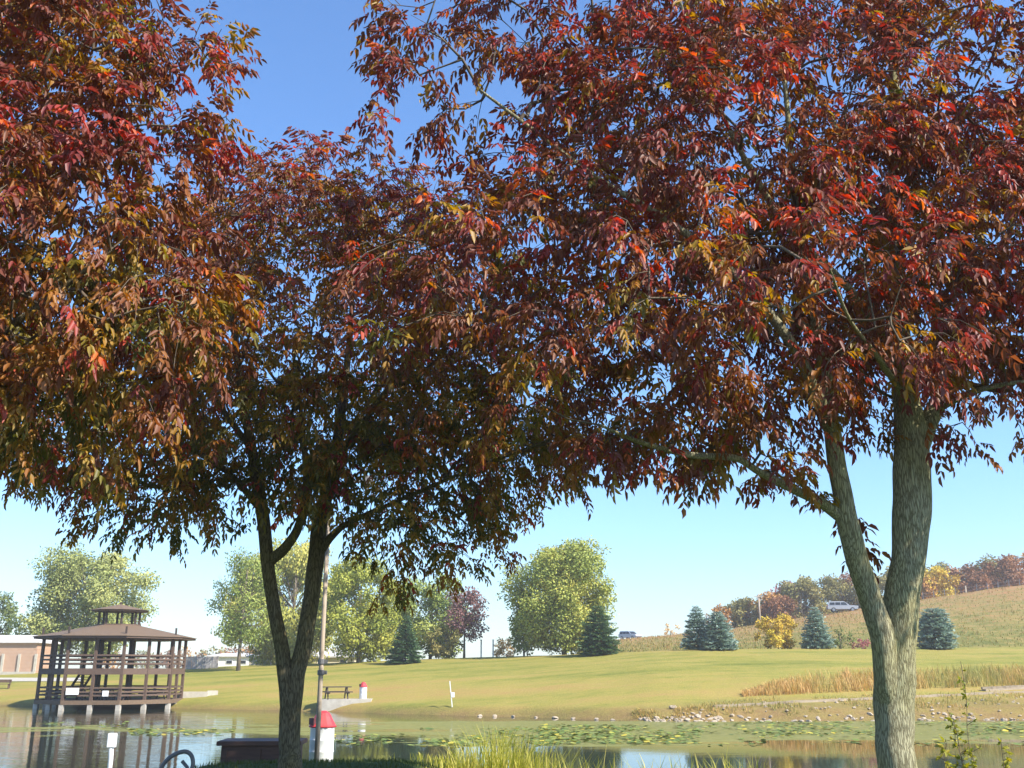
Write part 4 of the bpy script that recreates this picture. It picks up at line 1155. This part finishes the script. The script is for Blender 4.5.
# brown box behind the double trunk
Yb = 16.2
xb = at(262, 760, Yb)[0]
r = thing('storage_box', 'low brown wooden box with overhanging rim behind the double trunk', 'box', (xb, Yb, gz(xb, Yb)), .06)
m = MB()
hb = at(262, 738, Yb)[2] - gz(xb, Yb)
m.box((0, 0, hb / 2 - .04), (1.12, .62, hb - .10)); m.build('body', M['brownbox'], r, .008)
m = MB(); m.box((0, 0, hb - .055), (1.25, .74, .065)); m.build('rim', M['brownbox'], r, .008)
for s in (-1, 0, 1):
    m = MB(); m.box((s * .5, -.322, hb / 2 - .06), (.06, .024, hb - .16)); m.build('batten', M['brownbox'], r)

# white conduit post with box and the bent pipe
Yw = 20.0
xw = at(110, 760, Yw)[0]
r = thing('utility_post', 'white pipe post carrying a small white box at bottom left', 'post', (xw, Yw, gz(xw, Yw)), .1)
zt_ = at(110, 735, Yw)[2] - gz(xw, Yw)
MB().tube([(0, 0, -.2), (.01, 0, zt_ * .5), (0, 0, zt_ - .06)], .045, 12).build('pipe', M['white'], r)
m = MB(); m.box((0, 0, zt_ - .095), (.155, .12, .26)); m.build('junction_box', M['white'], r, .012)
m = MB(); m.tube([(.045, -.02, -.15), (.05, -.02, zt_ * .5), (.03, -.02, zt_ - .18)], .012, 8); m.build('conduit', M['white'], r)

Yr = 13.0
pts = [(150, 800), (157, 778), (163, 765), (172, 756), (184, 751.5), (191, 755), (193, 764), (190, 776), (188, 800)]
q = [at(a, b, Yr) for a, b in pts]
bx = np.array([q[4][0], Yr, gz(q[4][0], Yr)])
r = thing('pipe_rack', 'dark bent metal pipe hoop at bottom left beside the white post', 'rack', bx)
pa, ra = catmull(q, [.026] * len(q), 5)
pa[0][2] = pa[-1][2] = bx[2] - .1
MB().tube(pa - bx, .026, 10).build('hoop', M['galv'], r)
q2 = [at(a, b, Yr + .05) for a, b in ((182, 761), (187, 767), (190, 776))]
MB().tube(np.array(q2) - bx, .022, 8).build('brace', M['galv'], r)

# white sign stake on the far lawn
p = hit(452.5, 706)
r = thing('sign_stake', 'thin leaning white stake with small white plate on the far lawn', 'sign', p, 0)
hs = at(450, 681, p[1])[2] - p[2]
m = MB(); m.bar((0, 0, -.2), (-.22, 0, hs), .10, .06); m.build('stake', M['white'], r)
m = MB(); m.box((.02, -.06, hs * .45), (.24, .03, .34)); m.build('plate', M['white'], r)
for i, (px, lab) in enumerate(((481, 'left white post of the pair right of the mauve tree'), (493, 'right white post of the pair right of the mauve tree'))):
    x = (px - 512) / F / 1.04 * 118; z = gz(x, 118); h = at(px, 640, 118)[2] - z
    m = MB(); m.box((x, 118, z + h / 2), (.16, .16, h)); m.box((x, 118, z + h + .02), (.22, .22, .06)); tag(m.build('white_post', M['white']), lab, 'post', 'white post pair')

# utility pole + fence posts on the hill
x = (761 - 512) / F / 1.03 * 174; z = gz(x, 174); h = at(761, 594, 174)[2] - z
r = thing('utility_pole', 'pale wooden utility pole at the edge of the hilltop wood', 'pole', (x, 174, z))
MB().tube([(0, 0, -.3), (0, 0, h)], [.17, .12], 8).build('shaft', M['pole'], r)
m = MB(); m.box((0, -.16, h - .45), (1.7, .1, .12)); m.build('crossarm', M['pole'], r)
r = thing('wire_fence', 'thin wire fence along the hill ridge right of the trunk', 'fence', (0, 0, 0))
fp = []
for k in range(11):
    px = 925 + k * 11; Y = 166; x = (px - 512) / F / 1.025 * Y; z = gz(x, Y); fp.append((x, Y, z))
r.location = fp[0]
for i, q in enumerate(fp):
    w_ = .24 if i == 4 else .08
    q = np.array(q) - np.array(fp[0]); m = MB(); m.box((q[0], q[1], q[2] + .6), (w_, .11, 1.4)); m.build('post', M['pole'] if i == 4 else M['galv'], r)
m = MB()
for dz in (.5, 1.0):
    for a, b in zip(fp[:-1], fp[1:]): m.bar(np.array(a) - fp[0] + [0, 0, dz], np.array(b) - fp[0] + [0, 0, dz], .03, .03)
m.build('wire', M['galv'], r)

# ------------------------------------------------------------------ vehicles
def suv(label, loc, rz, paint, L=4.9):
    r = thing('parked_car', label, 'car', loc, rz, 'cars on the hill road')
    h = L / 4.9
    low = [(-2.40, .42), (2.30, .40), (2.45, .55), (2.44, .82), (2.30, .98), (1.05, 1.08), (-2.38, 1.08), (-2.46, .85)]
    low = [(a * h, b * h) for a, b in low]
    MB().prism(low, -.92 * h, .92 * h).build('body', M[paint], r, .05)
    cab = [(-2.34, 1.07), (1.10, 1.07), (.42, 1.62), (.15, 1.70), (-2.05, 1.72), (-2.22, 1.60)]
    m = MB(); n0 = len(cab)
    vs = []
    for yy in (-.90, .90):
        for a, b in cab:
            k = 1 - .16 * max(0, (b - 1.07) / .65); vs.append((a * h, yy * k * h, b * h))
    fs = [tuple(range(n0)), tuple(reversed(range(n0, 2 * n0)))] + [(i, i + n0, (i + 1) % n0 + n0, (i + 1) % n0) for i in range(n0)]
    m.add(vs, fs); m.build('cabin', M[paint], r, .03)
    for s in (-1, 1):
        for (x0, x1, x2, x3) in ((-2.1, -1.25, -1.25, -2.02), (-1.15, -.35, -.35, -1.15), (-.25, .80, .38, -.25)):
            m = MB(); yb, yt = s * .893 * h, s * .80 * h
            vs = [(x0 * h, yb, 1.14 * h), (x1 * h, yb, 1.14 * h), (x2 * h, yt, 1.56 * h), (x3 * h, yt, 1.56 * h)]
            m.add(vs + [(a, b + s * .012, c) for a, b, c in vs], [(0, 1, 2, 3), (4, 5, 6, 7), (0, 1, 5, 4), (1, 2, 6, 5), (2, 3, 7, 6), (3, 0, 4, 7)]); m.build('side_window', M['glass'], r)
        for xw in (-1.48, 1.52):
            m = MB(); m.tube([(xw * h, s * .70 * h, .36 * h), (xw * h, s * .94 * h, .36 * h)], .36 * h, 20); wl = m.build('wheel', M['tyre'], r, smooth=False)
            m = MB(); m.tube([(xw * h, s * .90 * h, .36 * h), (xw * h, s * .955 * h, .36 * h)], .22 * h, 16); m.build('rim', M['rim'], wl, smooth=False)
        m = MB(); m.box((2.41 * h, s * .68 * h, .86 * h), (.10, .34, .16)); m.build('headlight', M['lamp_clear'], r)
        m = MB(); m.box((-2.43 * h, s * .80 * h, .92 * h), (.08, .16, .30)); m.build('tail_light', M['lamp_red'], r)
    m = MB(); vs = [(1.07 * h, -.80 * h, 1.12 * h), (1.07 * h, .80 * h, 1.12 * h), (.47 * h, .72 * h, 1.60 * h), (.47 * h, -.72 * h, 1.60 * h)]
    m.add(vs + [(a + .02, b, c + .02) for a, b, c in vs], [(0, 1, 2, 3), (4, 5, 6, 7), (0, 1, 5, 4), (1, 2, 6, 5), (2, 3, 7, 6), (3, 0, 4, 7)]); m.build('windscreen', M['glass'], r)
    m = MB(); m.box((2.46 * h, 0, .56 * h), (.10, 1.75 * h, .20)); m.build('bumper', M['galv'], r)
    m = MB(); m.box((-2.48 * h, 0, .56 * h), (.10, 1.75 * h, .20)); m.build('bumper', M['galv'], r)
    return r
Yv = 163.5; xv = (843 - 512) / F / 1.025 * Yv
suv('silver white estate vehicle parked on the ridge before the hilltop wood', (xv, Yv, gz(xv, Yv)), -.22, 'car_white', 4.7)
car = bpy.context.scene.objects
Yv = 184.5; xv = (630 - 512) / F / 1.03 * Yv
suv('small blue grey car far off on the low end of the ridge', (xv, Yv, gz(xv, Yv)), -.9, 'car_blue', 4.3)

# ------------------------------------------------------------------ buildings on the left
def wall_house(name, label, px0, px1, py_top, Y, depth, mat, roof_mat, roof_h, windows=0, over=.35):
    x0 = (px0 - 512) / F / 1.05 * Y; x1 = (px1 - 512) / F / 1.05 * Y; xm = (x0 + x1) / 2; L = x1 - x0
    z = gz(xm, Y); h = at((px0 + px1) / 2, py_top, Y)[2] - z
    r = thing(name, label, 'building', (xm, Y, z))
    MB().box((0, depth / 2, h / 2 - .3), (L, depth, h + .6)).build('wall', mat, r)
    m = MB()
    m.add([(-L / 2 - over, -over, h + .003), (L / 2 + over, -over, h + .003), (L / 2 + over, depth + over, h + .003), (-L / 2 - over, depth + over, h + .003),
           (-L / 2 - over, -over, h + .18), (L / 2 + over, -over, h + .18), (L / 2 + over, depth + over, h + .18), (-L / 2 - over, depth + over, h + .18),
           (-L / 2 + depth * .2, depth / 2, h + .18 + roof_h), (L / 2 - depth * .2, depth / 2, h + .18 + roof_h)],
          [(0, 1, 2, 3), (0, 1, 5, 4), (1, 2, 6, 5), (2, 3, 7, 6), (3, 0, 4, 7), (4, 5, 9, 8), (6, 7, 8, 9), (5, 6, 9), (7, 4, 8)])
    m.build('roof', roof_mat, r)
    for k in range(windows):
        xx = -L / 2 + L * (k + .5) / windows
        m = MB(); m.box((xx, -.02, h * .55), (.95, .08, h * .32)); w_ = m.build('window', M['white'], r)
        m = MB(); m.box((xx, -.05, h * .55), (.8, .06, h * .26)); m.build('pane', M['glass'], w_)
    return r, L, h
r, L, h = wall_house('brick_building', 'low tan brick building with pale roof edge at left edge', -90, 30, 643, 122, 5, M['brick'], M['pale_roof'], .8)
for k in range(8):
    m = MB(); m.box((-L / 2 + .4 + k * L / 7.2, -.09, h * .33), (.28, .16, h * .66)); m.build('pilaster', M['concrete'], r)
m = MB(); m.box((0, -.16, .12), (L + .3, .3, .5)); m.build('plinth', M['concrete'], r)
wall_house('shed', 'long low white shed beyond the lawn left of the cream house', 205, 247, 657, 150, 6, M['white'], M['pale_roof'], .4, 3)
wall_house('cream_house', 'cream low house with pale roof behind the double trunk', 246, 352, 657.5, 136, 9, M['cream'], M['pale_roof'], 1.1, 5)
# board fence
Yf = 118; xa = (181 - 512) / F / 1.05 * Yf; xe = (214 - 512) / F / 1.05 * Yf
r = thing('board_fence', 'grey weathered board fence right of the gazebo', 'fence', (xa, Yf, gz(xa, Yf)))
hf = at(195, 656.5, Yf)[2] - gz(xa, Yf)
m = MB(); x = 0
while x < xe - xa:
    w_ = random.uniform(.13, .17); m.box((x, random.uniform(-.015, .015), hf / 2 - .1), (w_, .03, hf + .2 + random.uniform(-.1, .06))); x += w_ + .02
m.build('boards', M['grey_board'], r)
for k in range(4):
    m = MB(); m.box(((xe - xa) * k / 3, .09, hf / 2), (.12, .12, hf + .1)); m.build('post', M['grey_board'], r)
m = MB(); m.box(((xe - xa) / 2, .04, hf * .8), (xe - xa, .04, .1)); m.box(((xe - xa) / 2, .04, hf * .25), (xe - xa, .04, .1)); m.build('rail', M['grey_board'], r)

# pale path in front of the brick building, sheet laid on the ground
pxs = np.linspace(-120, 84, 60)
vs = []; fs = []
for i, p_ in enumerate(pxs):
    for j, py in enumerate((681.5, 679.8, 678)):
        q = hit(p_, py, 70, 140); vs.append((q[0], q[1], gz(q[0], q[1]) + .03))
for i in range(len(pxs) - 1):
    for j in range(2): fs.append((i * 3 + j, i * 3 + 3 + j, i * 3 + 4 + j, i * 3 + 1 + j))
m = MB(); m.add(vs, fs); tag(m.build('path', M['concrete']), kind='structure')
# concrete abutment by the gazebo
p = hit(194, 697)
m = MB(); m.box((p[0], p[1], p[2] + .12), (2.4, .9, .6), .1); m.box((p[0] + 1.4, p[1] + .5, p[2] + .25), (.9, .7, .5), .3); m.box((p[0] - 1.2, p[1] - .2, p[2] + .05), (.8, .7, .5), -.2)
tag(m.build('abutment', M['concrete'], None, .03), 'broken pale concrete block on the shore right of the gazebo', 'concrete block')
# bench at the left edge
p = hit(1, 689)
r = thing('bench', 'dark wooden bench cut by the left picture edge', 'bench', p, .1)
m = MB(); m.box((0, 0, .46), (1.7, .4, .06)); m.build('seat', M['wood'], r)
m = MB(); m.box((0, .2, .75), (1.7, .05, .3)); m.build('backrest', M['wood'], r)
for s in (-.7, .7):
    m = MB(); m.box((s, 0, .2), (.1, .36, .5)); m.box((s, .2, .45), (.1, .05, .9)); m.build('leg', M['wood'], r)

# ------------------------------------------------------------------ sapling at the lower right
M['sapling'] = leaf_mat('sapling leaves', [(0, (.19, .21, .035)), (.5, (.34, .32, .05)), (.8, (.55, .38, .05)), (1, (.45, .20, .07))], .4, .5, spec=.3)
def sapling(label, px, py_top, Y, spread, nst, seed, hue0, dens):
    rng = np.random.default_rng(seed)
    x = (px - 512) / F / 1.07 * Y; b = np.array([x, Y, gz(x, Y)])
    H = at(px, py_top, Y)[2] - b[2]
    r = thing('sapling', label, 'plant', b)
    P = []; D = []; A = []; B = []
    for s in range(nst):
        hgt = H if s == 0 else H * rng.uniform(.45, .82)
        a = rng.uniform(0, 6.28); lx, ly = math.cos(a) * spread * rng.uniform(.2, 1), math.sin(a) * spread * rng.uniform(.2, 1)
        if s == 0: lx, ly = .03, 0
        pts = [np.array([lx * t ** 1.4, ly * t ** 1.4, hgt * t]) + (rng.normal(0, .012, 3) if t > 0 else 0) for t in np.linspace(0, 1, 9)]
        A += pts[:-1]; B += pts[1:]
        for t in np.arange(.35, 1.0, dens):
            i = min(int(t * 8), 7); p = pts[i] + (pts[i + 1] - pts[i]) * (t * 8 - i)
            aa = rng.uniform(0, 6.28); o = np.array([math.cos(aa), math.sin(aa), rng.uniform(.1, .7)]); l = rng.uniform(.04, .20) * (1.25 - t)
            e = p + nrm(o) * l; A.append(p); B.append(e)
            for k in range(rng.integers(5, 9)):
                P.append(p + (e - p) * rng.uniform(.5, 1)); D.append(nrm(o + rng.normal(0, .7, 3) + np.array([0, 0, -.2])))
    P = np.array(P); D = np.array(D); n = len(P); A = np.array(A); B = np.array(B)
    sticks_mesh('stems', A, B, np.full(len(A), .0035), np.full(len(A), .0025), M['twig'], r, 5)
    L = rng.uniform(.03, .065, n)
    hue = hue0 + .25 * (1 - P[:, 2] / H) + rng.normal(0, .18, n)
    leaf_quads('leaves', P, D, rng.normal(0, .5, (n, 3)) + np.array([0, -.3, 1]), L, L * .55, hue, M['sapling'], r, True)
sapling('tall spindly sapling with yellow green leaves right of the thick trunk', 972, 664, 10.5, .28, 4, 3, .15, .05)
sapling('low leafy sprout with orange tinted leaves at the bottom right', 945, 742, 10.0, .30, 6, 4, .35, .035)
sapling('sparse low weed at the bottom right corner', 1004, 738, 10.2, .22, 4, 6, .4, .05)

# ------------------------------------------------------------------ air
hm = bpy.data.materials.new('air'); hm.use_nodes = True
nt = hm.node_tree; nt.nodes.clear()
ho = nt.nodes.new('ShaderNodeOutputMaterial'); pv = nt.nodes.new('ShaderNodeVolumePrincipled')
pv.inputs['Color'].default_value = (1, .985, .96, 1); pv.inputs['Density'].default_value = .0006; pv.inputs['Anisotropy'].default_value = .2
nt.links.new(pv.outputs[0], ho.inputs['Volume'])
m = MB(); m.box((0, 170, 19), (900, 700, 44)); tag(m.build('haze', hm), kind='stuff')
